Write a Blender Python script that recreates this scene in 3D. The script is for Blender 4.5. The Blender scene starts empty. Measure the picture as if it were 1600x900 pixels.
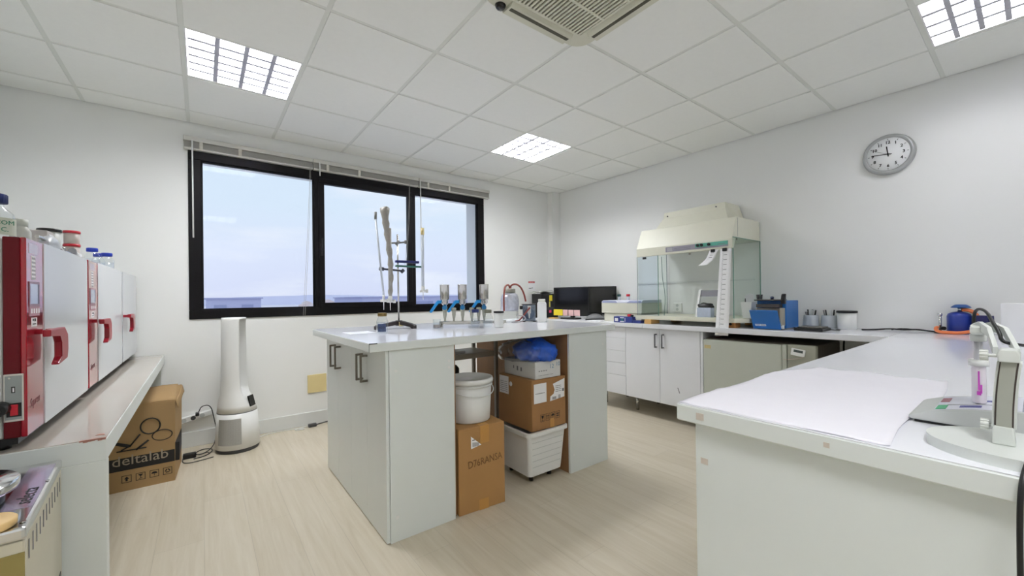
import bpy, bmesh, math, random
from mathutils import Vector, Matrix, Euler
random.seed(7)
S = bpy.context.scene
COL = S.collection
PI = math.pi

# ------------------------------------------------------------------ materials
def lin(c):
    return tuple(((v/255)/12.92 if v/255 <= .04045 else (((v/255)+.055)/1.055)**2.4) for v in c) + (1.0,)
MATS = {}
def mat(name, rgb, rough=.5, metal=0., var=.04, scale=12., bump=0., bscale=200., spec=.5, emit=None, estr=0., coat=0., stretch=None):
    if name in MATS: return MATS[name]
    m = bpy.data.materials.new(name); m.use_nodes = True
    nt = m.node_tree; N = nt.nodes; L = nt.links
    b = N['Principled BSDF']
    b.inputs['Roughness'].default_value = rough
    b.inputs['Metallic'].default_value = metal
    b.inputs['Specular IOR Level'].default_value = spec
    b.inputs['Coat Weight'].default_value = coat
    tc = N.new('ShaderNodeTexCoord'); mp = N.new('ShaderNodeMapping')
    L.new(tc.outputs['Object'], mp.inputs['Vector'])
    if stretch: mp.inputs['Scale'].default_value = stretch
    nz = N.new('ShaderNodeTexNoise'); nz.inputs['Scale'].default_value = scale; nz.inputs['Detail'].default_value = 4
    L.new(mp.outputs['Vector'], nz.inputs['Vector'])
    mx = N.new('ShaderNodeMix'); mx.data_type = 'RGBA'
    c = lin(rgb)
    mx.inputs['A'].default_value = tuple(max(0, v*(1-var)) for v in c[:3]) + (1,)
    mx.inputs['B'].default_value = tuple(min(1, v*(1+var)) for v in c[:3]) + (1,)
    L.new(nz.outputs['Fac'], mx.inputs['Factor'])
    L.new(mx.outputs['Result'], b.inputs['Base Color'])
    if bump:
        n2 = N.new('ShaderNodeTexNoise'); n2.inputs['Scale'].default_value = bscale
        L.new(mp.outputs['Vector'], n2.inputs['Vector'])
        bp = N.new('ShaderNodeBump'); bp.inputs['Strength'].default_value = bump; bp.inputs['Distance'].default_value = .002
        L.new(n2.outputs['Fac'], bp.inputs['Height']); L.new(bp.outputs['Normal'], b.inputs['Normal'])
    if emit:
        b.inputs['Emission Color'].default_value = lin(emit); b.inputs['Emission Strength'].default_value = estr
    MATS[name] = m
    return m
def glass_mat(name, tint=(245, 250, 250), rough=.02, refl=1.0, ior=1.45):
    if name in MATS: return MATS[name]
    m = bpy.data.materials.new(name); m.use_nodes = True
    nt = m.node_tree; N = nt.nodes; L = nt.links
    N.remove(N['Principled BSDF']); out = N['Material Output']
    tr = N.new('ShaderNodeBsdfTransparent'); tr.inputs['Color'].default_value = lin(tint)
    gl = N.new('ShaderNodeBsdfGlossy'); gl.inputs['Roughness'].default_value = rough
    fr = N.new('ShaderNodeFresnel'); fr.inputs['IOR'].default_value = ior
    nz = N.new('ShaderNodeTexNoise'); nz.inputs['Scale'].default_value = 3
    mr = N.new('ShaderNodeMapRange'); mr.inputs['To Min'].default_value = refl*.95; mr.inputs['To Max'].default_value = refl*1.05
    L.new(nz.outputs['Fac'], mr.inputs['Value'])
    mu = N.new('ShaderNodeMath'); mu.operation = 'MULTIPLY'; mu.use_clamp = True
    L.new(fr.outputs['Fac'], mu.inputs[0]); L.new(mr.outputs['Result'], mu.inputs[1])
    mx = N.new('ShaderNodeMixShader')
    ge = N.new('ShaderNodeNewGeometry'); sb = N.new('ShaderNodeMath'); sb.operation = 'SUBTRACT'; sb.inputs[0].default_value = 1.0
    L.new(ge.outputs['Backfacing'], sb.inputs[1]); m3 = N.new('ShaderNodeMath'); m3.operation = 'MULTIPLY'
    L.new(mu.outputs[0], m3.inputs[0]); L.new(sb.outputs[0], m3.inputs[1])
    L.new(m3.outputs[0], mx.inputs['Fac']); L.new(tr.outputs[0], mx.inputs[1]); L.new(gl.outputs[0], mx.inputs[2])
    L.new(mx.outputs[0], out.inputs['Surface'])
    MATS[name] = m
    return m

def floor_mat():
    m = bpy.data.materials.new('oak_laminate'); m.use_nodes = True
    nt = m.node_tree; N = nt.nodes; L = nt.links; b = N['Principled BSDF']
    tc = N.new('ShaderNodeTexCoord'); mp = N.new('ShaderNodeMapping')
    mp.inputs['Rotation'].default_value = (0, 0, PI/2)
    L.new(tc.outputs['Object'], mp.inputs['Vector'])
    br = N.new('ShaderNodeTexBrick'); br.offset = .37; br.inputs['Scale'].default_value = 1
    br.inputs['Brick Width'].default_value = 1.28; br.inputs['Row Height'].default_value = .19
    br.inputs['Mortar Size'].default_value = .0012; br.inputs['Mortar Smooth'].default_value = .2
    br.inputs['Color1'].default_value = lin((210, 200, 181)); br.inputs['Color2'].default_value = lin((200, 189, 168))
    br.inputs['Mortar'].default_value = lin((166, 157, 140))
    L.new(mp.outputs['Vector'], br.inputs['Vector'])
    m2 = N.new('ShaderNodeMapping'); m2.inputs['Scale'].default_value = (9, .55, 1)
    L.new(tc.outputs['Object'], m2.inputs['Vector'])
    nz = N.new('ShaderNodeTexNoise'); nz.inputs['Scale'].default_value = 3.2; nz.inputs['Detail'].default_value = 8; nz.inputs['Roughness'].default_value = .65
    nz.inputs['Distortion'].default_value = .6
    L.new(m2.outputs['Vector'], nz.inputs['Vector'])
    rp = N.new('ShaderNodeValToRGB'); rp.color_ramp.elements[0].position = .32; rp.color_ramp.elements[1].position = .68
    rp.color_ramp.elements[0].color = lin((190, 178, 154)); rp.color_ramp.elements[1].color = lin((213, 205, 188))
    L.new(nz.outputs['Fac'], rp.inputs['Fac'])
    mx = N.new('ShaderNodeMix'); mx.data_type = 'RGBA'; mx.inputs['Factor'].default_value = .55
    L.new(br.outputs['Color'], mx.inputs['A']); L.new(rp.outputs['Color'], mx.inputs['B'])
    L.new(mx.outputs['Result'], b.inputs['Base Color'])
    b.inputs['Roughness'].default_value = .42
    bp = N.new('ShaderNodeBump'); bp.inputs['Strength'].default_value = .12; bp.inputs['Distance'].default_value = .001
    L.new(nz.outputs['Fac'], bp.inputs['Height']); L.new(bp.outputs['Normal'], b.inputs['Normal'])
    return m

WALL = mat('wall_paint', (238, 239, 237), .75, var=.015, scale=2, bump=.05, bscale=150)
CEIL = mat('ceiling_tile', (242, 243, 239), .9, var=.02, scale=30, bump=.15, bscale=300)
TEE = mat('ceiling_tee', (226, 228, 222), .6, var=.02)
SKIRT = mat('skirting_paint', (222, 224, 222), .5, var=.02)
LAM = mat('white_laminate', (224, 229, 227), .33, var=.02, scale=4)
LAMTOP = mat('white_worktop', (240, 241, 248), .12, var=.015, scale=3)  # whitened so the tops carry window glare in their colour
LAMCAB = mat('white_cabinet', (224, 225, 229), .3, var=.02, scale=4)
GREYTOP = mat('grey_beige_worktop', (190, 182, 172), .05, var=.03, scale=5, spec=.8)
BROWN = mat('brown_board', (150, 112, 78), .6, var=.12, scale=4, stretch=(8, 8, 1))
BLACKFRAME = mat('black_window_frame', (7, 5, 8), .5, var=.1, spec=.2)
BLACK = mat('black_plastic', (16, 16, 18), .4, var=.1)
BLACKGLOSS = mat('black_screen', (8, 8, 11), .15, var=.1)
DARKGREY = mat('dark_grey_plastic', (62, 62, 64), .45, var=.05)
MIDGREY = mat('mid_grey_plastic', (125, 126, 128), .5, var=.05)
LGREY = mat('light_grey_plastic', (196, 199, 197), .45, var=.03)
WHITEP = mat('white_plastic', (232, 233, 231), .4, var=.02)
IVORY = mat('ivory_plastic', (214, 213, 196), .45, var=.03)
CREAM = mat('cream_enamel', (222, 221, 204), .4, var=.03)
REDSHADE = mat('red_enamel_shaded', (92, 3, 15), .5, var=.05, spec=.25)  # darker than the front panel red: shade on the oven side painted in
REDCAP = mat('red_cap', (196, 36, 52), .4, var=.05)
REDSTRIP = mat('red_front_panel', (158, 20, 38), .14, var=.03, coat=.8)
BLUECAP = mat('blue_cap', (28, 58, 176), .4, var=.05)
NAVYCAP = mat('navy_cap', (34, 48, 108), .45, var=.05)
OLIVECAP = mat('olive_grey_cap', (128, 128, 112), .45, var=.05)
BRASSCAP = mat('brass_cap', (140, 118, 68), .35, metal=.5, var=.05)
STEEL = mat('brushed_steel', (190, 188, 184), .16, metal=1., var=.06, stretch=(1, 1, 40))
CHROME = mat('polished_steel', (215, 215, 216), .12, metal=1., var=.03)
HANDLE = mat('satin_nickel_handle', (122, 116, 106), .35, metal=.8, var=.05)
DOORMETAL = mat('oven_door_enamel', (214, 218, 222), .2, var=.02, scale=3)
CARD = mat('kraft_cardboard', (164, 134, 92), .8, var=.08, scale=6, bump=.08, bscale=60)
CARD2 = mat('brown_cardboard', (172, 130, 80), .8, var=.08, scale=6, bump=.08, bscale=60)
CARD3 = mat('dark_cardboard', (158, 116, 72), .8, var=.08, scale=6, bump=.08, bscale=60)
TAPE = mat('parcel_tape', (188, 138, 70), .3, var=.05)
PAPER = mat('white_paper', (240, 240, 242), .8, var=.015, scale=20)
PAPERSHEET = mat('table_paper', (242, 240, 248), .8, var=.015, scale=20, bump=.35, bscale=14)
INK = mat('black_ink', (28, 26, 26), .7, var=.1)
INKGREY = mat('grey_print', (120, 120, 124), .7, var=.1)
FAINT = mat('faded_print', (170, 170, 175), .7, var=.1)
BROWNINK = mat('brown_pen', (112, 78, 42), .7, var=.1)
YELLOW = mat('yellow_note', (238, 216, 50), .7, var=.03)
PINK = mat('pink_note', (240, 196, 196), .7, var=.03)
HOTPINK = mat('hot_pink_note', (240, 70, 120), .7, var=.03)
BEIGEPLATE = mat('beige_plate', (224, 206, 150), .5, var=.03)
WOOD = mat('light_wood', (212, 168, 104), .6, var=.15, stretch=(1, 6, 6))
BLUEM = mat('blue_paint_metal', (30, 104, 178), .35, var=.05)
BLUECAN = mat('blue_gas_canister', (30, 52, 140), .3, var=.04)
BLUEDARK = mat('dark_blue_plastic', (24, 26, 84), .4, var=.05)
BLUELEVER = mat('bright_blue_lever', (30, 158, 232), .4, var=.04)
BLUEBOX = mat('navy_printed_card', (44, 58, 132), .6, var=.1)
BLUEFILM = mat('blue_plastic_film', (28, 84, 190), .3, var=.35, scale=22, bump=.8, bscale=40, stretch=(1, 3, .6))
ORANGE = mat('orange_hose', (232, 128, 76), .45, var=.05)
REDTUBE = mat('red_rubber_tube', (140, 64, 54), .5, var=.08)
GREEN = mat('green_label', (60, 160, 110), .5, var=.05)
TEAL = mat('teal_panel', (92, 172, 152), .5, var=.05)
PURPLEGREY = mat('purple_grey_panel', (150, 148, 160), .5, var=.05)
FRIDGE = mat('fridge_enamel', (188, 191, 180), .35, var=.03)
FRIDGE2 = mat('fridge_control', (164, 164, 150), .4, var=.03)
FRIDGEDARK = mat('fridge_back', (96, 88, 78), .6, var=.08)
MAGENTA = mat('magenta_print', (200, 70, 190), .5, var=.05)
CLEAR = glass_mat('clear_glass', (250, 252, 253), .02, 2.)
PLASTICCLEAR = glass_mat('clear_plastic', (214, 216, 212), .15, 2.2)
FROST = glass_mat('plastic_bag_film', (236, 238, 244), .3, 2.5)
PANE = glass_mat('window_pane', (246, 249, 252), .0, .9)
GREENGLASS = glass_mat('greenish_glass', (247, 251, 249), .02, .8)
GLASSEDGE = mat('green_glass_edge', (120, 160, 146), .2, var=.08)
LIQUID = mat('clear_liquid', (176, 196, 220), .1, var=.1)
FOIL = mat('crumpled_foil', (196, 199, 210), .3, metal=.5, var=.3, scale=60, bump=1., bscale=70)
BLIND = mat('blind_slat', (206, 205, 198), .45, var=.04)
TUBE = mat('lamp_tube', (250, 250, 255), .4, var=0., emit=(250, 250, 255), estr=5.)
MIRROR = mat('louvre_reflector', (236, 236, 242), .18, metal=.9, var=.03)
LAMPBACK = mat('lamp_reflector_white', (240, 238, 242), .4, var=.02)
SILVER = mat('clock_silver', (170, 172, 172), .35, metal=.2, var=.04)
CLOCKFACE = mat('clock_face', (246, 248, 248), .5, var=.02)
TIP = mat('chipped_edge_brown', (170, 120, 106), .6, var=.15)

# ------------------------------------------------------------------ mesh builder
class MB:
    def __init__(s): s.bm = bmesh.new()
    def _v(s, p): return s.bm.verts.new(p)
    def box(s, x0, x1, y0, y1, z0, z1, bev=0., seg=1, M=None):
        t = bmesh.new()
        v = [t.verts.new((x, y, z)) for x in (x0, x1) for y in (y0, y1) for z in (z0, z1)]
        for f in ((0, 1, 3, 2), (4, 6, 7, 5), (0, 4, 5, 1), (2, 3, 7, 6), (0, 2, 6, 4), (1, 5, 7, 3)):
            t.faces.new([v[i] for i in f])
        if bev > 0: bmesh.ops.bevel(t, geom=t.edges[:], offset=bev, segments=seg, affect='EDGES', profile=.5)
        s._merge(t, M); return s
    def _merge(s, t, M=None):
        if M is not None: bmesh.ops.transform(t, matrix=M, verts=t.verts[:])
        bmesh.ops.recalc_face_normals(t, faces=t.faces[:])
        mp = {v: s.bm.verts.new(v.co) for v in t.verts}
        for f in t.faces:
            try:
                n = s.bm.faces.new([mp[v] for v in f.verts]); n.smooth = f.smooth
            except ValueError: pass
        t.free()
    def prism(s, pts, a, b, axis='y', bev=0., M=None):
        """pts: 2D outline; axis y -> (x,z), axis x -> (y,z), axis z -> (x,y)"""
        def P(p, h):
            return {'y': (p[0], h, p[1]), 'x': (h, p[0], p[1]), 'z': (p[0], p[1], h)}[axis]
        t = bmesh.new()
        A = [t.verts.new(P(p, a)) for p in pts]; B = [t.verts.new(P(p, b)) for p in pts]
        t.faces.new(A); t.faces.new(B)
        n = len(pts)
        for i in range(n): t.faces.new((A[i], A[(i+1) % n], B[(i+1) % n], B[i]))
        if bev: bmesh.ops.bevel(t, geom=t.edges[:], offset=bev, segments=2, affect='EDGES', profile=.5)
        s._merge(t, M); return s
    def cyl(s, p0, p1, r0, r1=None, seg=20, caps=True):
        r1 = r0 if r1 is None else r1
        p0, p1 = Vector(p0), Vector(p1); d = (p1-p0)
        q = d.to_track_quat('Z', 'Y').to_matrix()
        t = bmesh.new(); R = []
        for p, r in ((p0, r0), (p1, r1)):
            R.append([t.verts.new(p + q @ Vector((r*math.cos(2*PI*i/seg), r*math.sin(2*PI*i/seg), 0))) for i in range(seg)])
        for i in range(seg):
            f = t.faces.new((R[0][i], R[0][(i+1) % seg], R[1][(i+1) % seg], R[1][i])); f.smooth = True
        if caps: t.faces.new(R[0]); t.faces.new(R[1])
        s._merge(t); return s
    def lathe(s, prof, c=(0, 0, 0), seg=28, M=None, open_ends=False):
        """prof: [(r, z)...] revolved about z through c"""
        t = bmesh.new(); R = []
        for r, z in prof:
            if r < 1e-6: R.append([t.verts.new((c[0], c[1], c[2]+z))])
            else: R.append([t.verts.new((c[0]+r*math.cos(2*PI*i/seg), c[1]+r*math.sin(2*PI*i/seg), c[2]+z)) for i in range(seg)])
        for a, b in zip(R[:-1], R[1:]):
            for i in range(seg):
                j = (i+1) % seg
                if len(a) == 1 and len(b) == 1: continue
                if len(a) == 1: f = t.faces.new((a[0], b[i], b[j]))
                elif len(b) == 1: f = t.faces.new((a[i], a[j], b[0]))
                else: f = t.faces.new((a[i], a[j], b[j], b[i]))
                f.smooth = True
        if not open_ends:
            for R_ in (R[0], R[-1]):
                if len(R_) > 1: t.faces.new(R_)
        s._merge(t, M); return s
    def loft(s, rings, caps=True, smooth=True, M=None):
        t = bmesh.new(); R = [[t.verts.new(p) for p in r] for r in rings]; n = len(R[0])
        for a, b in zip(R[:-1], R[1:]):
            for i in range(n):
                f = t.faces.new((a[i], a[(i+1) % n], b[(i+1) % n], b[i])); f.smooth = smooth
        if caps: t.faces.new(R[0]); t.faces.new(R[-1])
        s._merge(t, M); return s
    def tube(s, pts, r, seg=8, smooth=3):
        P = [Vector(p) for p in pts]
        for _ in range(smooth if len(P) > 2 else 0):
            Q = [P[0]]
            for a, b in zip(P[:-1], P[1:]): Q += [a*.75+b*.25, a*.25+b*.75]
            P = Q + [P[-1]]
        rings = []; nrm = None
        for i, p in enumerate(P):
            d = (P[min(i+1, len(P)-1)]-P[max(i-1, 0)])
            if d.length < 1e-9: d = Vector((0, 0, 1))
            d.normalize()
            if nrm is None:
                nrm = d.orthogonal().normalized()
            else:
                nrm = (nrm - d*nrm.dot(d));
                nrm = nrm.normalized() if nrm.length > 1e-6 else d.orthogonal().normalized()
            b = d.cross(nrm)
            rr = r(i/(len(P)-1)) if callable(r) else r
            rings.append([p + nrm*rr*math.cos(2*PI*k/seg) + b*rr*math.sin(2*PI*k/seg) for k in range(seg)])
        s.loft(rings); return s
    def quad(s, a, b, c, d):
        s.bm.faces.new([s._v(p) for p in (a, b, c, d)]); return s
    def sheet(s, fn, nu, nv, th=.0006):
        """thin solid from a surface fn(u,v)->Vector, thickened along z-ish normal"""
        t = bmesh.new(); G = []
        for i in range(nu+1): G.append([t.verts.new(fn(i/nu, j/nv)) for j in range(nv+1)])
        F = []
        for i in range(nu):
            for j in range(nv):
                f = t.faces.new((G[i][j], G[i+1][j], G[i+1][j+1], G[i][j+1])); f.smooth = True; F.append(f)
        bmesh.ops.recalc_face_normals(t, faces=F)
        bmesh.ops.solidify(t, geom=F, thickness=th)
        mp = {v: s.bm.verts.new(v.co) for v in t.verts}
        for f in t.faces: n = s.bm.faces.new([mp[v] for v in f.verts]); n.smooth = True
        t.free(); return s

ROOTM = {}
def root_matrix(o):
    while o is not None:
        if o.name in ROOTM: return ROOTM[o.name]
        o = o.parent
    return Matrix()
def obj(name, mb, m, parent=None, loc=None, local=False, label=None):
    me = bpy.data.meshes.new(name)
    if parent is not None and not local:
        bmesh.ops.transform(mb.bm, matrix=root_matrix(parent).inverted(), verts=mb.bm.verts[:])
    if parent is None and loc is not None:
        bmesh.ops.translate(mb.bm, vec=-Vector(loc), verts=mb.bm.verts[:])
    mb.bm.to_mesh(me); mb.bm.free()
    if isinstance(m, (list, tuple)):
        for q in m: me.materials.append(q)
    else: me.materials.append(m)
    o = bpy.data.objects.new(name, me); COL.objects.link(o)
    if parent is not None: o.parent = parent
    elif loc is not None: o.location = loc; ROOTM[o.name] = Matrix.Translation(loc)
    if label: o['label'] = label
    return o
def thing(name, label, cat, loc=(0, 0, 0), rz=0., group=None):
    o = bpy.data.objects.new(name, None); COL.objects.link(o)
    o.empty_display_size = .05
    o.location = loc; o.rotation_euler = (0, 0, rz)
    ROOTM[o.name] = Matrix.Translation(loc) @ Matrix.Rotation(rz, 4, 'Z')
    return tag(o, label, cat, group)
def tag(o, label, cat, group=None):
    o['label'] = label; o['category'] = cat
    if group: o['group'] = group
    return o
def single(name, mb, m, label, cat, loc, group=None):
    return tag(obj(name, mb, m, loc=loc), label, cat, group)
def struct(name, mb, m, parent=None):
    o = obj(name, mb, m, parent)
    if parent is None: o['kind'] = 'structure'
    return o
def dup(root, loc, rz=None, label=None, group=None):
    r = root.copy(); COL.objects.link(r); r.location = loc
    if rz is not None: r.rotation_euler = (0, 0, rz)
    if label: r['label'] = label
    if group: r['group'] = group
    for ch in list(root.children):
        c = ch.copy(); COL.objects.link(c); c.parent = r
        for g in list(ch.children):
            d = g.copy(); COL.objects.link(d); d.parent = c
    return r
# frames for flat marks: origin + (right, up, normal)
def frame(o, face):
    r, u = {'-y': ((1, 0, 0), (0, 0, 1)), '-x': ((0, -1, 0), (0, 0, 1)), '+x': ((0, 1, 0), (0, 0, 1)),
            'up': ((1, 0, 0), (0, 1, 0)), 'up-x': ((0, -1, 0), (1, 0, 0)), 'up+x': ((0, 1, 0), (-1, 0, 0))}[face]
    return frame2(o, r, u)
def frame2(o, r, u):
    r = Vector(r).normalized(); u = Vector(u).normalized(); n = r.cross(u)
    return Matrix(((r.x, u.x, n.x, o[0]), (r.y, u.y, n.y, o[1]), (r.z, u.z, n.z, o[2]), (0, 0, 0, 1)))
def text(name, s, size, M, m, parent, depth=.0004, align='LEFT', shear=0., squash=1., bold=0.):
    cu = bpy.data.curves.new(name, 'FONT'); cu.body = s; cu.size = size; cu.extrude = depth; cu.align_x = align; cu.align_y = 'CENTER'
    cu.shear = shear; cu.offset = bold; cu.resolution_u = 2
    t = bpy.data.objects.new(name, cu); COL.objects.link(t)
    dg = bpy.context.evaluated_depsgraph_get()
    me = bpy.data.meshes.new_from_object(t.evaluated_get(dg))
    bpy.data.objects.remove(t)
    mb = MB(); mb.bm.from_mesh(me); bpy.data.meshes.remove(me)
    bmesh.ops.transform(mb.bm, matrix=M @ Matrix.Diagonal((squash, 1, 1, 1)), verts=mb.bm.verts[:])
    return obj(name, mb, m, parent)
def decal(name, M, w, h, m, parent, th=.0006, x=0, y=0, label=None):
    mb = MB(); mb.box(x-w/2, x+w/2, y-h/2, y+h/2, 0, th, M=M)
    return obj(name, mb, m, parent, label=label)
def lines_mb(M, rows, th=.0004):
    mb = MB()
    for x0, x1, y0, y1 in rows: mb.box(x0, x1, y0, y1, 0, th, M=M)
    return mb

# ------------------------------------------------------------------ camera
H = 1.2
YAW, PITCH, ROLL = 0.6547150220055984, 0.0035105066801716213, -0.01201721830504528
f = Vector((math.sin(YAW)*math.cos(PITCH), math.cos(YAW)*math.cos(PITCH), math.sin(PITCH)))
r0 = Vector((math.cos(YAW), -math.sin(YAW), 0)); u0 = r0.cross(f)
r = math.cos(ROLL)*r0 + math.sin(ROLL)*u0; u = r.cross(f)
cam = bpy.data.cameras.new('camera'); co = bpy.data.objects.new('camera', cam); COL.objects.link(co)
co.matrix_world = Matrix(((r.x, u.x, -f.x, 0), (r.y, u.y, -f.y, 0), (r.z, u.z, -f.z, H), (0, 0, 0, 1)))
cam.sensor_fit = 'HORIZONTAL'; cam.sensor_width = 36; cam.lens = 630.749*36/1600
cam.shift_y = 11.644/1600; cam.clip_start = .02; cam.clip_end = 3000
S.camera = co

# ------------------------------------------------------------------ room shell
XL, XR, YB, YF, CZ = -1.15, 4.065, -1.3, 4.25, 2.674
WX0, WX1, WZ0, WZ1 = -.085, 2.823, 1.045, 2.45
mb = MB(); mb.box(XL-.3, XR+.3, YB-.3, YF+.3, -.12, 0)
struct('floor', mb, floor_mat())
mb = MB()
T = .27
mb.box(XL-.1, WX0, YF, YF+T, 0, 2.9); mb.box(WX1, XR+.1, YF, YF+T, 0, 2.9)
mb.box(WX0, WX1, YF, YF+T, 0, WZ0); mb.box(WX0, WX1, YF, YF+T, WZ1, 2.9)
mb.box(2.735, WX1, YF+.055, YF+T, WZ0, WZ1); mb.box(WX0, -.002, YF+.055, YF+T, WZ0, WZ1); mb.box(-.002, 2.735, YF+.055, YF+T, 2.405, WZ1)
struct('wall_front', mb, WALL)
mb = MB(); mb.box(XR, XR+.12, YB-.1, YF, 0, 2.9); struct('wall_right', mb, WALL)
mb = MB(); mb.box(XL-.12, XL, YB-.1, YF, 0, 2.9); struct('wall_left', mb, WALL)
mb = MB(); mb.box(XL-.12, XR+.12, YB-.12, YB, 0, 2.9); struct('wall_back', mb, WALL)
mb = MB(); mb.box(3.915, XR, 4.145, YF, 0, CZ); struct('trim_1', mb, WALL)      # corner pillar
mb = MB(); mb.box(XL, 3.45, YF-.014, YF, 0, .125, bev=.003); struct('baseboard_front', mb, SKIRT)
# cable trunking behind the flow hood
mb = MB(); mb.box(XR-.012, XR, 1.6, 2.86, 1.326, 1.342); struct('trim_2', mb, SKIRT)

# ceiling: tile panels with lamp cells left open, tee grid
GX0, GY0 = -.079, 2.780
LAMPS = [(0, 0), (4, 0), (5, -5), (0, -6)]
tiles = MB(); tees = MB()
tw = .012
for i in range(-2, 8):
    for j in range(-8, 3):
        x0 = GX0+.6*i; y0 = GY0+.6*j; x1 = x0+.6; y1 = y0+.6
        if (i, j) in LAMPS: continue
        x0c, x1c, y0c, y1c = max(x0, XL), min(x1, XR), max(y0, YB), min(y1, YF)
        if x1c-x0c < .02 or y1c-y0c < .02: continue
        tiles.box(x0c+tw+.0005, x1c-tw-.0005, y0c+tw+.0005, y1c-tw-.0005, CZ-.004, CZ+.02)
c = struct('ceiling', tiles, CEIL)
for i in range(-1, 8):
    x = GX0+.6*i
    if XL < x < XR: tees.box(x-tw, x+tw, YB, YF, CZ, CZ+.0035)
for j in range(-7, 3):
    y = GY0+.6*j
    if YB < y < YF:
        xs = [XL]+[GX0+.6*i for i in range(-1, 8) if XL < GX0+.6*i < XR]+[XR]
        for a, b in zip(xs[:-1], xs[1:]):
            tees.box(a+(tw if a > XL else 0), b-(tw if b < XR else 0), y-tw, y+tw, CZ, CZ+.0035)
struct('tee_grid', tees, TEE, c)
mb = MB(); mb.box(XL, XR, YB, YF, 2.86, 2.9); struct('ceiling_slab', mb, CEIL, c)

# ------------------------------------------------------------------ ceiling lights
def make_lamp(i, j, label, watt=1.):
    x0 = GX0+.6*i+tw; y0 = GY0+.6*j+tw; w = .6-2*tw
    t = thing('ceiling_light', label, 'ceiling light', (x0+w/2, y0+w/2, CZ), 0, 'recessed louvred ceiling lights')
    mb = MB(); e = .006
    z0, z1 = CZ+.001, CZ+.09
    mb.box(x0, x0+e, y0, y0+w, z0, z1); mb.box(x0+w-e, x0+w, y0, y0+w, z0, z1)
    mb.box(x0+e, x0+w-e, y0, y0+e, z0, z1); mb.box(x0+e, x0+w-e, y0+w-e, y0+w, z0, z1)
    mb.box(x0, x0+w, y0, y0+w, z1, z1+.004)
    obj('housing', mb, LAMPBACK, t)
    cw = (w-2*e)/4
    for k in range(4):
        mb = MB(); xc = x0+e+cw*(k+.5)
        mb.cyl((xc, y0+.03, CZ+.062), (xc, y0+w-.03, CZ+.062), .013, seg=12)
        obj('lamp_tube', mb, TUBE, t)
    mb = MB()
    for k in range(1, 4):
        xc = x0+e+cw*k
        mb.prism([(xc-.012, CZ+.001), (xc+.012, CZ+.001), (xc+.013, CZ+.03), (xc-.013, CZ+.03)], y0+e, y0+w-e, 'y')
    for k in range(4):
        a = x0+e+cw*k; b = a+cw
        for q in range(1, 6):
            yc = y0+e+(w-2*e)*q/6
            mb.prism([(yc-.011, CZ+.0015), (yc+.011, CZ+.0015), (yc+.006, CZ+.02), (yc-.006, CZ+.02)], a+.006, b-.006, 'x')
    obj('louvre', mb, mat('louvre_white', (186, 186, 198), .35, var=.02), t)
    l = bpy.data.lights.new('lamp_glow', 'AREA'); l.shape = 'SQUARE'; l.size = .54
    l.energy = LAMPW*watt; l.color = (.985, 1., .985)
    lo = bpy.data.objects.new('lamp_glow', l); COL.objects.link(lo); lo.parent = t; lo.location = (0, 0, .08)
    return t
LAMPW = 58.
make_lamp(0, 0, 'large square louvred ceiling light nearest the left of the photo')
make_lamp(4, 0, 'square louvred ceiling light above the far end of the island')
make_lamp(5, -5, 'louvred ceiling light cut off by the top edge of the photo', .25)
make_lamp(0, -6, 'unseen louvred ceiling light added behind the viewpoint', 1.05)  # out of view, added to brighten the island front

# ------------------------------------------------------------------ air conditioner cassette
t = thing('ceiling_air_conditioner', 'ivory four way cassette air conditioner in the ceiling', 'air conditioner', (1.421, 1.28, CZ))
cx, cy, hf = 1.421, 1.28, .362
def rrect(hx, hy, rad, n=5):
    P = []
    for sx, sy, a0 in ((1, 1, 0), (-1, 1, 90), (-1, -1, 180), (1, -1, 270)):
        for k in range(n+1):
            a = math.radians(a0+90*k/n)
            P.append((sx*(hx-rad)+rad*math.cos(a), sy*(hy-rad)+rad*math.sin(a)))
    return P
rings = []
for s_, z in ((hf, CZ), (hf, CZ-.012), (hf-.012, CZ-.028), (hf-.06, CZ-.032)):
    rings.append([(cx+p[0], cy+p[1], z) for p in rrect(s_, s_, .1 if s_ == hf else .09)])
mb = MB(); mb.loft(rings, smooth=False); obj('panel', mb, IVORY, t)
mb = MB()
g = .24
mb.box(cx-g-.015, cx+g+.015, cy-g-.015, cy-g, CZ-.04, CZ-.031); mb.box(cx-g-.015, cx+g+.015, cy+g, cy+g+.015, CZ-.04, CZ-.031)
mb.box(cx-g-.015, cx-g, cy-g, cy+g, CZ-.04, CZ-.031); mb.box(cx+g, cx+g+.015, cy-g, cy+g, CZ-.04, CZ-.031)
for k in range(22):
    x = cx-g+2*g*(k+.5)/22; mb.box(x-.0055, x+.0055, cy-g, cy+g, CZ-.041, CZ-.034)
for k in range(1, 3): y = cy-g+2*g*k/3; mb.box(cx-g, cx+g, y-.007, y+.007, CZ-.0425, CZ-.0385)
obj('grille', mb, IVORY, t)
mb = MB(); mb.box(cx-g, cx+g, cy-g, cy+g, CZ-.0335, CZ-.032); obj('filter', mb, mat('dark_filter', (110, 104, 92), .8), t)
for a in range(4):
    M = Matrix.Translation((cx, cy, 0)) @ Matrix.Rotation(a*PI/2, 4, 'Z')
    mb = MB(); mb.prism([(.262, CZ-.033), (.275, CZ-.05), (.345, CZ-.046), (.35, CZ-.03)], -.21, .21, 'y', M=M)
    fl = obj('air_flap', mb, IVORY, t)
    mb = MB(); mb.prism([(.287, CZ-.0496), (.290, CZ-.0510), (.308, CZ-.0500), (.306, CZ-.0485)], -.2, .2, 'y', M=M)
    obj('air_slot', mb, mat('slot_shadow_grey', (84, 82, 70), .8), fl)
mb = MB(); mb.lathe([(0, CZ-.05), (.02, CZ-.046), (.026, CZ-.036), (.028, CZ-.028), (0, CZ-.028)], (1.182, 1.605, 0))
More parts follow.
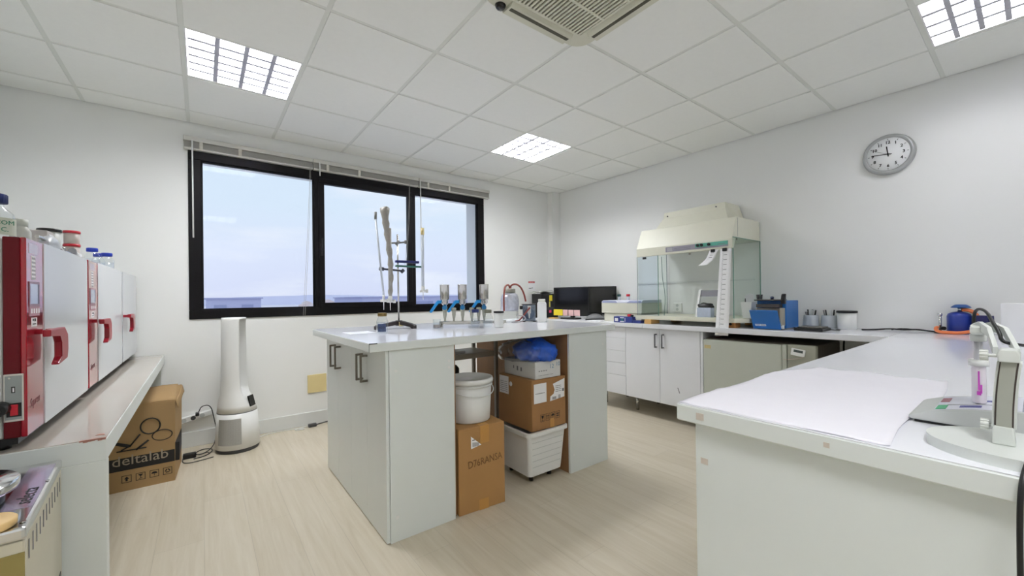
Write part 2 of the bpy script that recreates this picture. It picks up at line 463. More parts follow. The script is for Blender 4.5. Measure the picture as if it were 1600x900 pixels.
obj('sensor_eye', mb, BLACKGLOSS, t)

# ------------------------------------------------------------------ window
def rectframe(mb, x0, x1, z0, z1, w, y0, y1, bev=.003):
    mb.box(x0, x1, y0, y1, z0, z0+w, bev); mb.box(x0, x1, y0, y1, z1-w, z1, bev)
    mb.box(x0, x0+w, y0, y1, z0+w, z1-w, bev); mb.box(x1-w, x1, y0, y1, z0+w, z1-w, bev)
w = MB()
y0, y1 = YF-.012, YF+.05
w.box(WX0, WX1, y0, y1, WZ0, WZ0+.075, .003); w.box(WX0, WX1, y0, y1, WZ1-.08, WZ1, .003)
for a, b in ((WX0, -.0), (.865, .905), (1.858, 1.898), (2.733, WX1)): w.box(a, b, y0, y1, WZ0+.075, WZ1-.08, .003)
win = struct('window_1', w, BLACKFRAME)
for a, b in ((0.0, .865), (1.898, 2.733)):
    mb = MB(); rectframe(mb, a-.002, b+.002, WZ0+.073, WZ1-.078, .014, YF+.006, YF+.035); obj('pane_frame', mb, BLACKFRAME, win)
    mb = MB(); mb.box(a+.008, b-.008, YF+.02, YF+.026, WZ0+.083, WZ1-.088); obj('pane', mb, PANE, win)
mb = MB(); rectframe(mb, .903, 1.86, WZ0+.07, WZ1-.075, .05, YF-.022, YF+.03); obj('sash', mb, BLACKFRAME, win)
mb = MB(); mb.box(.95, 1.81, YF+.005, YF+.011, WZ0+.118, WZ1-.123); obj('pane', mb, PANE, win)
mb = MB(); mb.box(.914, .936, YF-.03, YF-.021, 1.62, 1.74, .003); mb.box(.918, .932, YF-.055, YF-.03, 1.67, 1.69, .003)
mb.box(.918, .932, YF-.055, YF-.042, 1.68, 1.79, .003); obj('window_handle', mb, BLACK, win)
mb = MB(); mb.box(WX0, WX1, YF+.05, YF+T, WZ0-.03, WZ0+.012); struct('trim_3', mb, mat('stone_sill', (196, 196, 200), .7))

# blinds
def blind(x0, x1, wand_x, cord_x, label, wlen, clen):
    t = thing('venetian_blind', label, 'blind', ((x0+x1)/2, YF-.02, 2.44), 0, 'raised venetian blinds')
    yA, yB = YF-.052, YF-.002
    mb = MB(); mb.box(x0, x1, yA, yB, 2.507, 2.545, .003); obj('headrail', mb, BLIND, t)
    mb = MB()
    for k in range(9):
        z = 2.456+k*.0052; mb.box(x0+.004, x1-.004, yA+.008, yB-.004, z, z+.002)
    obj('slat_stack', mb, BLIND, t)
    mb = MB(); mb.box(x0+.003, x1-.003, yA+.006, yB-.003, 2.44, 2.454, .002); obj('bottom_rail', mb, BLIND, t)
    for q in (.12, .4):
        mb = MB(); mb.box(x0+(x1-x0)*q-.012, x0+(x1-x0)*q+.012, yA+.003, yA+.0062, 2.441, 2.508)
        obj('ladder_tape', mb, mat('blind_tape', (212, 209, 198), .8), t)
    mb = MB(); mb.cyl((wand_x, yA-.008, 2.505), (wand_x+.002, yA-.01, 2.505-wlen), .0055, seg=8)
    mb.cyl((wand_x, yA-.004, 2.51), (wand_x, yA-.008, 2.5), .008, seg=8); obj('tilt_wand', mb, WHITEP, t)
    if clen:
        mb = MB(); mb.tube([(cord_x, yA-.004, 2.51), (cord_x-.01, yA-.008, 2.1), (cord_x-.07, yA-.012, 2.51-clen)], .0014, seg=5)
        mb.tube([(cord_x+.008, yA-.004, 2.51), (cord_x, yA-.008, 2.1), (cord_x-.055, yA-.012, 2.51-clen)], .0014, seg=5)
        obj('pull_cord', mb, mat('blind_cord', (176, 176, 172), .8), t)
    return t
blind(-.113, .848, -.055, .82, 'white venetian blind pulled up above the left window pane', .79, 1.46)
blind(.852, 1.93, .905, 1.815, 'white venetian blind pulled up above the middle window pane', .12, 1.0)
blind(1.935, 2.89, 1.945, 2.84, 'white venetian blind pulled up above the right window pane', .79, 0)

# ------------------------------------------------------------------ outside
HAZE1 = mat('hazed_hill', (228, 229, 246), .9, var=.05, scale=.02)  # aerial haze is mixed into the hills' own colour
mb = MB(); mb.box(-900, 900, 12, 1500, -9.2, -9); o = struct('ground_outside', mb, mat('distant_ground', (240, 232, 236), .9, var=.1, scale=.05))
rings = []
mb = MB(); pts = [(-700, -9)]
rr = random.Random(3)
for k in range(60):
    x = -700+k*34; z = 1.5+4*abs(math.sin(k*.31))+4*math.sin(k*.13+1)**2+rr.random()*1.6
    pts.append((x, z))
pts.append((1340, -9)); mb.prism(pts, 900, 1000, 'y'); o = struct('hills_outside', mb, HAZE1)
rr = random.Random(5)
town = []
for a in range(9):
    for b in range(5):
        s_ = rr.uniform(6, 13); town.append((20+a*42+b*9+rr.uniform(0, 18), 150+b*45+rr.uniform(0, 20), s_, rr.uniform(4.0, 8.0)))
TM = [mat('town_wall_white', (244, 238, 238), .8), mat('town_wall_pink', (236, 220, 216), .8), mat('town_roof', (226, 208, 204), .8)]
k = 0
for X, Y, s_, h in town:
    mb = MB(); mb.box(X, X+s_, Y, Y+s_*.8, -9, -9+h)
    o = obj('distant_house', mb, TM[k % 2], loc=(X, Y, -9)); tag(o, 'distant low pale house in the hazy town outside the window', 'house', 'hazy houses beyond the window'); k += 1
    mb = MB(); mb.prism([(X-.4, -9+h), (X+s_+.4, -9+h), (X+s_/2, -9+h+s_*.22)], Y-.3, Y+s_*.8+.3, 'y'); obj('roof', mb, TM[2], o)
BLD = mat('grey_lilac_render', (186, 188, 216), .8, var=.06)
def building(name, x0, x1, yy, z1, label):
    t = thing(name, label, 'building', ((x0+x1)/2, yy+6, -9), 0)
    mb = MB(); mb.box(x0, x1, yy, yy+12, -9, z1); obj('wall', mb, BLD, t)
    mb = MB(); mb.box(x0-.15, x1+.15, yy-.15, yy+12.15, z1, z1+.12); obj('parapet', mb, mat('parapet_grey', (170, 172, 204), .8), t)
    n = max(2, int((x1-x0)/4))
    for k in range(n):
        xa = x0+(x1-x0)*(k+.25)/n; mb = MB(); mb.box(xa, xa+(x1-x0)/n*.45, yy-.04, yy, z1-1.5, z1-.5); obj('window', mb, mat('building_window', (150, 156, 190), .3), t)
building('office_building', .3, 4.15, 42, 1.3, 'low grey flat roofed building outside the left pane')
building('warehouse', 14.2, 29.5, 46, 1.3, 'long low grey building outside the middle and right panes')

# ------------------------------------------------------------------ left bench
BZ = .775
t = thing('wall_bench', 'long white laminate bench along the left wall carrying the red ovens', 'bench', (-.69, 3.0, 0))
mb = MB(); mb.box(XL+.002, -.24, 1.78, YF-.016, BZ-.07, BZ-.002, .002); obj('apron_slab', mb, LAM, t)
mb = MB(); mb.box(XL+.002, -.242, 1.782, YF-.016, BZ-.002, BZ); obj('worktop', mb, GREYTOP, t, label='glossy grey beige worktop surface')
mb = MB(); mb.box(XL+.002, -.24, 1.78, 1.812, 0, BZ-.07, .002); obj('leg_panel', mb, LAM, t)
mb = MB(); mb.box(XL+.002, -.26, YF-.05, YF-.018, 0, BZ-.07, .002); obj('leg_panel', mb, LAM, t)
mb = MB()
for k in range(7):
    mb.box(-.30+.008*k, -.29+.008*k, 1.7795, 1.786, BZ-.003-.001*((k*3) % 4), BZ+.0012)
obj('chipped_edge', mb, TIP, t)
mb = MB(); mb.prism([(-.272, 1.828), (-.25, 1.82), (-.252, 1.835), (-.266, 1.842)], BZ-.001, BZ+.0012, 'z'); obj('chipped_edge', mb, TIP, t)

# ------------------------------------------------------------------ ovens
FX = -.405
def oven(y0, y1, strip, label, full=True, handle_y=None):
    t = thing('drying_oven', label, 'oven', (FX-.3, (y0+y1)/2, BZ), 0, 'red and white drying ovens')
    zb, zt = .812, 1.39
    mb = MB(); mb.box(FX-.6, FX-.045, y0+.004, y1-.004, zb, zt-.004, .004); obj('body', mb, LGREY, t)
    mb = MB(); mb.box(FX-.6, FX-.02, y0+.01, y1-.01, zb-.02, zb)
    obj('plinth', mb, BLACK, t)
    for yy in (y0+.05, y1-.05):
        for xx in (FX-.55, FX-.06):
            mb = MB(); mb.cyl((xx, yy, BZ+.0002), (xx, yy, zb-.02), .018, seg=12); obj('foot', mb, BLACK, t)
    sx = FX if full else FX-.04
    mb = MB(); mb.box(FX-.045, sx-.012, y0, y1, zb, zt, .002); obj('front_frame', mb, REDSHADE, t)
    mb = MB(); mb.box(sx-.012, sx, y0, y0+strip, zb, zt, .002); pn = obj('control_panel', mb, REDSTRIP, t)
    dy0 = y0+strip+.003
    # door with rounded outer edge
    def outline(n=6, rad=.022):
        P = []
        for (cx_, cz_, a0) in ((y1-rad, zt-rad, 0), (dy0+.004, zt-.004, 90), (dy0+.004, zb+.004, 180), (y1-rad, zb+rad, 270)):
            rr_ = rad if cx_ > dy0+.1 else .004
            for k in range(n+1):
                a = math.radians(a0+90*k/n); P.append((cx_+rr_*math.cos(a), cz_+rr_*math.sin(a)))
        return P
    mb = MB(); mb.prism(outline(), sx-.012 if full else FX-.05, FX+.002, 'x'); d = obj('door', mb, DOORMETAL, t)
    hy = dy0-.12 if handle_y is None else handle_y
    P = [(0, 1.117), (.163, 1.117), (.2, 1.092), (.204, 1.042), (.192, 1.011), (.088, 1.0), (.083, 1.005), (.126, 1.023), (.126, 1.07), (.105, 1.094), (0, 1.096)]
    P = [(hy+a, b) for a, b in P]
    mb = MB(); mb.prism(P, FX+.022, FX+.04, 'x', bev=.003); mb.box(FX+.002, FX+.024, dy0+.01, dy0+.045, 1.098, 1.114); hn = obj('handle', mb, mat('red_handle', (148, 12, 34), .35, var=.04), d)
    if full:
        M = frame((sx, y0, 0), '+x')
        sc = strip/.155
        decal('badge', M, .08*sc, .03, mat('badge_silver', (206, 196, 206), .3, metal=.4), pn, x=.062*sc, y=1.362)
        st = decal('sticker_strip', M, .036*sc, .072, PAPER, pn, x=.062*sc, y=1.305)
        rows = [(.046*sc, .078*sc, 1.27+.012*k, 1.276+.012*k) for k in range(6)]
        obj('printed_marks', lines_mb(Matrix.Translation((.0006, 0, 0)) @ M, rows), FAINT, st)
        bz = decal('display_bezel', M, .094*sc, .074, mat('display_bezel', (150, 110, 124), .3), pn, x=.066*sc, y=1.226, th=.002)
        decal('display_screen', Matrix.Translation((.002, 0, 0)) @ M, .066*sc, .06, mat('display_glass', (190, 200, 222), .15), bz, x=.058*sc, y=1.226)
        decal('display_dark_side', Matrix.Translation((.002, 0, 0)) @ M, .014*sc, .06, mat('display_side', (74, 58, 82), .3), bz, x=.1*sc, y=1.226)  # dark band down the right side of the display
        kp = decal('keypad', M, .092*sc, .03, mat('keypad_pink', (176, 128, 138), .4), pn, x=.068*sc, y=1.175, th=.001)
        obj('printed_marks', lines_mb(Matrix.Translation((.001, 0, 0)) @ M, [(.036*sc+.022*k*sc, .046*sc+.022*k*sc, 1.168, 1.182) for k in range(4)]), PAPER, kp)
        q = decal('sticker', M, .05*sc, .027, PAPER, pn, x=.066*sc, y=1.141)
        obj('printed_marks', lines_mb(Matrix.Translation((.0006, 0, 0)) @ M, [(.05*sc, .06*sc, 1.145, 1.151), (.066*sc, .08*sc, 1.143, 1.152), (.05*sc, .08*sc, 1.134, 1.137)]), INK, q)
        text('lettering', 'Supren', .036, M @ Matrix.Translation((.02*sc, .9, 0)) @ Matrix.Rotation(.06, 4, 'Z'), mat('dark_red_print', (92, 14, 30), .4), pn, shear=.4, squash=.9)
    return t
t = oven(1.79, 2.565, .155, 'red fronted drying oven nearest, jars and a capped bottle on top')
# power panel on the near side
M = frame((0, 1.79, 0), '-y')
mb = MB(); mb.box(-.449, -.411, .86, .996, 0, .003, .0012, M=M); pp = obj('power_panel', mb, mat('panel_white', (212, 208, 200), .4), t)
mb = MB(); mb.box(-.446, -.414, .866, .991, .003, .0036, M=M); obj('panel_plate', mb, mat('panel_plate', (150, 156, 156), .35, metal=.3), pp)
mb = MB(); mb.box(-.443, -.415, .874, .913, .0036, .0046, M=M); sw = obj('switch_housing', mb, BLACK, pp)
mb = MB(); mb.box(-.436, -.421, .878, .909, .0046, .0075, .001, M=M); obj('rocker_switch', mb, REDCAP, sw)
mb = MB(); mb.box(-.434, -.427, .942, .96, .0036, .0042, M=M); obj('symbol', mb, INK, pp)
mb = MB(); mb.box(-.4315, -.4285, .945, .957, .0042, .0046, M=M); obj('symbol', mb, PAPER, pp)
mb = MB(); mb.cyl((-.437, 1.786, .985), (-.437, 1.783, .985), .003, seg=8); obj('screw', mb, STEEL, pp)
mb = MB(); mb.cyl((-.452, 1.7895, .902), (-.452, 1.74, .902), .019, seg=16); mb.cyl((-.452, 1.74, .902), (-.47, 1.70, .900), .012, seg=12); mb.tube([(-.47, 1.70, .90), (-.56, 1.72, .885), (-.8, 1.755, .85), (-1.0, 1.765, .8), (-1.1, 1.77, .6)], .005)
obj('power_plug', mb, BLACK, pp)
oven(2.602, 3.53, .19, 'middle red fronted drying oven, blue capped bottles on top')
oven(3.552, 4.225, .01, 'far drying oven beside the window wall, nothing on top', full=False, handle_y=3.565)

# ------------------------------------------------------------------ bottles
def bottle(name, label, cat, loc, r_, h, cap, capm, bodym=CLEAR, neck=.45, fill=0., group=None, lab=None, labtext=None, cap_r=None, labrz=0.):
    t = thing(name, label, cat, loc, 0, group)
    hc = cap; hb = h-hc*.8
    nr = r_*neck
    pr_ = [(0, 0), (r_*.93, 0), (r_, .004), (r_, hb*.62), (r_*.93, hb*.72), (nr*1.15, hb*.86), (nr, hb*.9), (nr, hb)]
    mb = MB(); mb.lathe(pr_, (0, 0, 0), open_ends=True); b = obj('bottle_body', mb, bodym, t, local=True)
    cr = cap_r or nr*1.3
    mb = MB(); mb.lathe([(0, h-hc), (cr, h-hc), (cr, h-.002), (cr-.002, h), (0, h)], seg=28)
    for k in range(20):
        a = 2*PI*k/20; mb.box(cr-.0005, cr+.0008, -.001, .001, h-hc+.002, h-.003, M=Matrix.Rotation(a, 4, 'Z'))
    obj('cap', mb, capm, t, local=True)
    if fill:
        mb = MB(); mb.lathe([(0, .003), (r_*.9, .003), (r_*.94, .006), (r_*.94, hb*fill), (0, hb*fill)]); obj('liquid', mb, glass_mat('water', (249, 251, 254), .02, 1.5), t, local=True)
    if lab:
        lm, a0, a1, z0, z1 = lab
        mb = MB(); n = 10; rings = []
        for k in range(n+1):
            a = math.radians(a0+(a1-a0)*k/n)
            rings.append([((r_+d)*math.cos(a), (r_+d)*math.sin(a), z) for d, z in ((.0004, z0), (.0012, z0), (.0012, z1), (.0004, z1))])
        mb.loft(rings, smooth=False); l = obj('label', mb, lm, t, local=True)
        if labtext:
            am = math.radians((a0+a1)/2); n_ = Vector((math.cos(am), math.sin(am), 0)); rt = Vector((-n_.y, n_.x, 0))
            for row, s_ in enumerate(labtext):
                zz = z1-(z1-z0)*(row+.75)/(len(labtext)+.5)
                Mx = Matrix.Translation(loc) @ frame2(tuple(n_*(r_+.0022)+Vector((0, 0, zz))), rt, (0, 0, 1))
                text('label_text', s_, (z1-z0)*.36, Mx, mat('pen_green', (70, 140, 110), .6) if name == 'reagent_bottle' else INK, l, align='CENTER')
    return t
OZ = 1.3902
bottle('reagent_bottle', 'clear reagent bottle with navy cap and handwritten label on nearest oven', 'bottle', (-.532, 2.06, OZ), .043, .165, .03, NAVYCAP, lab=(mat('old_label', (214, 216, 200), .7), -110, 10, .03, .085), labtext=['COM', 'C.'], cap_r=.027)
# clear plastic bottle
t = thing('plastic_bottle', 'small cloudy plastic bottle beside the navy capped bottle on nearest oven', 'bottle', (-.5, 2.155, OZ))
mb = MB(); mb.lathe([(0, 0), (.023, 0), (.025, .004), (.025, .058), (.018, .072), (.015, .075), (.015, .09), (0, .09)]); obj('bottle_body', mb, mat('cloudy_plastic', (206, 206, 198), .4), t, local=True)
mb = MB(); mb.lathe([(0, .076), (.018, .076), (.018, .1), (0, .1)]); obj('cap', mb, mat('cloudy_cap', (214, 216, 206), .5), t, local=True)
# labelled box
t = thing('carton', 'pale grey carton with a white label on nearest oven', 'box', (-.49, 2.245, OZ))
mb = MB(); mb.box(-.035, .04, -.03, .06, 0, .075, .002); obj('carton_body', mb, mat('grey_carton', (196, 190, 188), .7), t, local=True)
M = Matrix.Translation((-.49, 2.245, OZ)) @ frame((.04, .02, .036), '+x'); l = decal('label', M, .06, .056, PAPER, t)
obj('label_border', lines_mb(Matrix.Translation((.0006, 0, 0)) @ M, [(-.024, .024, .02, .0215), (-.024, .024, -.0215, -.02), (-.024, -.0225, -.02, .02), (.0225, .024, -.02, .02)]), INKGREY, l)
def jar(name, label, loc, r_, h, lidm, bodym, lh=.012, group=None, cat='jar'):
    t = thing(name, label, cat, loc, 0, group)
    mb = MB(); mb.lathe([(0, 0), (r_*.9, 0), (r_*.97, .003), (r_, h-lh), (0, h-lh)]); obj('jar_body', mb, bodym, t, local=True)
    mb = MB(); mb.lathe([(0, h-lh), (r_*1.07, h-lh), (r_*1.09, h-lh*.4), (r_*1.05, h), (0, h)]); obj('lid', mb, lidm, t, local=True)
    return t
MILKY = mat('milky_plastic', (206, 208, 204), .4, var=.03)
CUPB = mat('specimen_cup_plastic', (208, 198, 192), .35, var=.05)
jar('sample_jar', 'wide white jar with black screw lid on nearest oven', (-.468, 2.27+.06, OZ), .031, .094, BLACK, MILKY)
jar('sample_jar', 'small jar with black lid behind the wide black lidded jar', (-.50, 2.5, OZ), .02, .105, BLACK, MILKY, .02)
c1 = jar('specimen_cup', 'red lidded specimen cup, lower of the stack of two', (-.438, 2.50, OZ), .0245, .056, REDCAP, CUPB, .011, 'red lidded specimen cups', 'cup')
dup(c1, (-.438, 2.50, OZ+.0562), label='red lidded specimen cup, upper of the stack of two')
# scoop and tongs lying on the edge
t = thing('metal_scoop', 'white enamel scoop lying at the front edge of nearest oven', 'scoop', (-.425, 2.05, OZ))
mb = MB(); rings = []
for k in range(9):
    q = k/8; y = .0+.14*q; w_ = .014+.006*math.sin(q*PI); h_ = .008+.014*math.sin(q*PI)
    rings.append([(-.0+w_*math.cos(a), y, .001+max(0, h_+h_*math.sin(a))) for a in [2*PI*i/12 for i in range(12)]])
mb.loft(rings); obj('scoop_bowl', mb, mat('enamel_grey', (204, 208, 214), .3), t, local=True)
mb = MB(); mb.tube([(-.002, -.06, .026), (0, -.02, .028), (0, .02, .02), (0, .03, .012)], .006); obj('scoop_handle', mb, STEEL, t, local=True)
t = thing('crucible_tongs', 'steel tongs lying by the specimen cups on nearest oven', 'tongs', (-.425, 2.23, OZ))
mb = MB(); mb.tube([(-.006, -.02, .02), (0, .06, .014), (-.012, .14, .006), (-.008, .19, .006)], .0045); mb.tube([(.008, -.02, .014), (0, .06, .009), (.008, .14, .006), (.0, .19, .006)], .0045); obj('tong_arms', mb, CHROME, t, local=True)
mb = MB(); mb.cyl((0, .06, .004), (0, .06, .022), .008, seg=12); obj('tong_pivot', mb, STEEL, t, local=True)
t = thing('white_tube', 'white capped tube lying at the corner of nearest oven', 'tube', (-.422, 2.45, OZ))
mb = MB(); mb.cyl((0, -.02, .012), (-.004, .098, .012), .011, seg=16); obj('tube_body', mb, WHITEP, t, local=True)
mb = MB(); mb.cyl((0, -.022, .013), (.002, -.05, .02), .0125, seg=16); obj('cap', mb, mat('tube_cap_grey', (160, 160, 166), .4), t, local=True)
bottle('glass_bottle', 'blue capped glass bottle on middle oven, nearest the red front', 'bottle', (-.462, 3.06, OZ), .03, .096, .02, BLUECAP, neck=.62, fill=.5, group='blue capped bottles on the oven', cap_r=.022)
bottle('glass_bottle', 'blue capped glass bottle on middle oven, partly hidden behind another', 'bottle', (-.493, 3.43, OZ), .03, .1, .02, BLUECAP, neck=.6, fill=.5, group='blue capped bottles on the oven', cap_r=.021)
bottle('glass_bottle', 'blue capped glass bottle on middle oven, farthest along the edge', 'bottle', (-.443, 3.33, OZ), .032, .096, .02, BLUECAP, neck=.62, fill=.5, group='blue capped bottles on the oven', cap_r=.024)

# ------------------------------------------------------------------ stainless bath in the lower left corner
t = thing('laboratory_bath', 'stainless topped laboratory heating bath in the lower left corner', 'laboratory bath', (-.55, 1.5, 0), .08)
Mb = Matrix.Translation((-.311, 1.505, 0)) @ Matrix.Rotation(.08, 4, 'Z')
mb = MB(); mb.box(-.5, 0, -.235, .235, .05, .715, .003, M=Mb); bd = obj('body', mb, mat('bath_beige_enamel', (198, 192, 172), .35, var=.03), t)
mb = MB(); mb.box(-.505, .002, -.24, .24, .7151, .742, .006, 2, M=Mb); tp = obj('top_plate', mb, CHROME, t)
for k in range(11):
    y = -.2+k*.04; mb = MB(); mb.box(.0002, .0012, y-.0025, y+.0025, .66, .7, M=Mb); obj('vent_slot', mb, INKGREY, bd)
mb = MB(); mb.box(-.5, 0, -.2362, -.2352, .08, .69, M=Mb); obj('front_panel', mb, mat('bath_front_olive', (150, 138, 86), .25, metal=.5), bd)
mb = MB(); mb.cyl((.0, -.0, .0), (.0, 0, .0), .01)
mb = MB(); mb.box(0, .0012, .15, .21, .36, .43, .0004, M=Mb); obj('socket_plate', mb, BLACK, bd)
for yy in (-.2, .2):
    for xx in (-.45, -.05):
        mb = MB(); mb.cyl(Mb @ Vector((xx, yy, 0)), Mb @ Vector((xx, yy, .05)), .02, seg=12); obj('foot', mb, BLACK, bd)
mb = MB(); mb.box(-.055, -.006, -.12, .2, .7422, .7428, M=Mb); pl = obj('name_plate', mb, mat('plate_lilac_steel', (202, 190, 214), .15, metal=.7), tp)
text('lettering', 'selecta', .04, Matrix.Translation((0, 0, .7429)) @ Mb @ frame((-.024, -.1, 0), 'up+x') , INK, pl, shear=.4)
mb = MB(); mb.cyl(Mb @ Vector((-.006, -.21, .7425)), Mb @ Vector((-.006, -.21, .744)), .005, seg=10); obj('screw', mb, STEEL, tp); mb = MB(); mb.cyl(Mb @ Vector((-.004, .05, .7425)), Mb @ Vector((-.004, .05, .744)), .004, seg=10); obj('screw', mb, STEEL, tp)
LC = Vector((-.462, 1.447, 0))
t2 = thing('round_lid', 'polished steel round lid resting on the bath', 'lid', (LC.x, LC.y, .7425))
mb = MB(); mb.lathe([(0, 0), (.085, 0), (.088, .004), (.088, .02), (.1, .022), (.118, .03), (.121, .036), (.121, .048), (.117, .052), (0, .055)], seg=48); obj('lid_plate', mb, CHROME, t2, local=True)
mb = MB(); mb.lathe([(.0, .055), (.018, .055), (.018, .075), (0, .078)]); obj('knob', mb, BLACK, t2, local=True)
mb = MB(); mb.lathe([(.0885, .0012), (.0975, .0012), (.0975, .0185), (.0885, .0185)], seg=48); obj('gasket', mb, BLACK, t2, local=True)
LC = Vector((-.352, 1.292, 0))
single('wooden_disc', MB().lathe([(0, 0), (.042, 0), (.045, .003), (.045, .014), (.042, .017), (0, .017)], (LC.x, LC.y, .7425), seg=40), mat('pale_wood_disc', (226, 190, 130), .5, var=.08), 'pale wooden disc on the near corner of the bath', 'disc', (LC.x, LC.y, .7425))

# ------------------------------------------------------------------ deltalab box
by = 3.39 if False else 3.53
t = thing('cardboard_box', 'tall opened cardboard box printed deltalab beside the left bench', 'box', (-.36, by+.2, 0))
bw, bx1 = .42, -.153
mb = MB()
mb.loft([[(bx1-bw, by, 0), (bx1, by, 0), (bx1+.022, by+.4, 0), (bx1-bw, by+.4, 0)],
         [(bx1-bw, by-.004, .30), (bx1+.003, by-.004, .30), (bx1+.024, by+.4, .3), (bx1-bw, by+.4, .3)],
         [(bx1-bw, by+.01, .548), (bx1+.004, by+.006, .53), (bx1+.026, by+.4, .572), (bx1-bw, by+.4, .572)]], smooth=False)
bd = obj('carton', mb, CARD, t)
mb = MB()
mb.sheet(lambda u_, v_: Vector((bx1-bw+(bw+.006)*u_, by+.01-.012*math.sin(v_*PI)+.37*v_, .551+.028*v_+.012*math.sin(v_*3)-.018*u_*(1-v_)+.004*math.sin(u_*9))), 10, 6, .004)
obj('top_flap', mb, CARD, t)
mb = MB(); mb.sheet(lambda u_, v_: Vector((bx1+.006+.022*u_+.012*v_, by+.01+.37*u_, .53+.045*u_-.05*v_+.004*math.sin(u_*11))), 8, 3, .003)
obj('torn_flap', mb, CARD, t)
M = frame((0, by-.0035, 0), '-y')
mb = MB(); mb.box(bx1-bw, bx1, .131, .252, 0, .001, M=frame((0, by-.0018, 0), '-y')); band = obj('printed_band', mb, INK, t)
mb = MB(); mb.box(-.36, .0, 0, .001, .131, .252); mb.bm.free()
mb = MB(); mb.prism([(by, .131), (by+.36, .135), (by+.36, .25), (by, .252)], bx1+.0, bx1+.0245, 'x'); obj('printed_band', mb, INK, t)
text('lettering', 'deltalab', .088, frame((bx1-.03, by-.0032, .19), '-y'), mat('print_kraft', (158, 146, 128), .7), band, align='RIGHT')
Mi = frame((0, by-.0016, 0), '-y')
mb = MB()
for k in range(4):
    cx_ = bx1-.235+.066*k; cz_ = .075; w_ = .023
    for a, b, c_, d in ((cx_-w_, cx_+w_, cz_-w_, cz_-w_+.003), (cx_-w_, cx_+w_, cz_+w_-.003, cz_+w_), (cx_-w_, cx_-w_+.003, cz_-w_, cz_+w_), (cx_+w_-.003, cx_+w_, cz_-w_, cz_+w_)): mb.box(a, b, c_, d, 0, .0006, M=Mi)
    if k == 0: mb.prism([(cx_-.012, cz_), (cx_+.012, cz_), (cx_+.004, cz_+.0), (cx_, cz_+.014)][:2]+[(cx_, cz_+.015)], by-.0024, by-.0014, 'y'); mb.box(cx_-.005, cx_+.005, cz_-.014, cz_, 0, .0006, M=Mi)
    if k == 1: mb.prism([(cx_-.012, cz_+.014), (cx_+.012, cz_+.014), (cx_, cz_-.002)], by-.0024, by-.0014, 'y'); mb.box(cx_-.0015, cx_+.0015, cz_-.012, cz_, 0, .0006, M=Mi); mb.box(cx_-.008, cx_+.008, cz_-.014, cz_-.011, 0, .0006, M=Mi)
    if k == 2: mb.prism([(cx_-.015, cz_)]+[(cx_+.015*math.cos(PI-PI*q/8), cz_+.013*math.sin(PI*q/8)) for q in range(1, 8)]+[(cx_+.015, cz_)], by-.0024, by-.0014, 'y'); mb.box(cx_-.0012, cx_+.0012, cz_-.014, cz_, 0, .0006, M=Mi)
    if k == 3:
        for q in range(3):
            a = 2*PI*q/3+.5; mb.box(-.009, .009, -.003, .003, 0, .0006, M=Mi @ Matrix.Translation((cx_+.009*math.cos(a), cz_+.009*math.sin(a), 0)) @ Matrix.Rotation(a+PI/2, 4, 'Z'))
obj('handling_symbols', mb, INK, t)
# printed outlines of glassware
def ringmark(mb, cx_, cz_, ra, rb, wd, rot=0.):
    n = 28; pts = []
    for k in range(n+1):
        a = 2*PI*k/n; x = ra*math.cos(a); z = rb*math.sin(a)
        pts.append((cx_+x*math.cos(rot)-z*math.sin(rot), by-.003, cz_+x*math.sin(rot)+z*math.cos(rot)))
    mb.tube(pts, wd, seg=6, smooth=0)
mb = MB(); ringmark(mb, bx1-.12, .388, .048, .05, .004); ringmark(mb, bx1-.062, .318, .05, .034, .003)
for x0_, z0_, x1_, z1_, wd in ((-.25, .40, -.30, .31, .009), (-.33, .33, -.22, .28, .012), (-.17, .345, -.22, .275, .006), (-.30, .31, -.35, .25, .01), (-.13, .30, -.19, .25, .007), (-.28, .255, -.14, .255, .005), (-.22, .28, -.26, .26, .005)):
    mb.tube([(bx1+x0_, by-.003, z0_), (bx1+x1_, by-.003, z1_)], wd, seg=4)
obj('printed_glassware', mb, INK, t)
mb = MB(); pts = [(bx1+.0035+.0036+.00055*(.2+.06*math.cos(2*PI*k/16))*100*.4, by+.15+.06*math.cos(2*PI*k/16), .36+.05*math.sin(2*PI*k/16)) for k in range(17)]
mb.tube([(p[0]-.012+.0, p[1], p[2]) for p in pts], .003, seg=6, smooth=0); obj('printed_ring', mb, INK, t)

# ------------------------------------------------------------------ tower fan
fx, fy = .222, 3.965
t = thing('tower_purifier', 'white tower air purifier fan standing under the window', 'air purifier', (fx, fy, 0))
mb = MB(); rings = []
def fan_ring(z, rx_, ry_, ox, notch, n=48):
    P = []
    for k in range(n):
        a = 2*PI*k/n - PI
        x = rx_*math.cos(a); y = ry_*math.sin(a)
        P.append([x+ox, y])
    # notch on +x side (rear seen from the right)
    if notch > 0:
        for k in range(n):
            a = 2*PI*k/n - PI
            d_ = a+.42
            if abs(d_) < .66: w_ = notch*(1 if abs(d_) < .58 else .5); P[k][0] -= w_*math.cos(.42); P[k][1] += w_*math.sin(.42)
    return [(fx+p[0], fy+p[1], z) for p in P]
prof = [(.03, .152, .152, 0, 0), (.16, .148, .148, 0, 0), (.305, .138, .138, -.002, 0)]
base = MB(); base.loft([fan_ring(z, a, b, o_, n_) for z, a, b, o_, n_ in prof]); obj('base', base, WHITEP, t)
mb = MB(); mb.lathe([(0, 0), (.142, 0), (.147, .01), (.147, .03), (0, .03)], (fx, fy, 0), seg=40); obj('foot_ring', mb, DARKGREY, t)
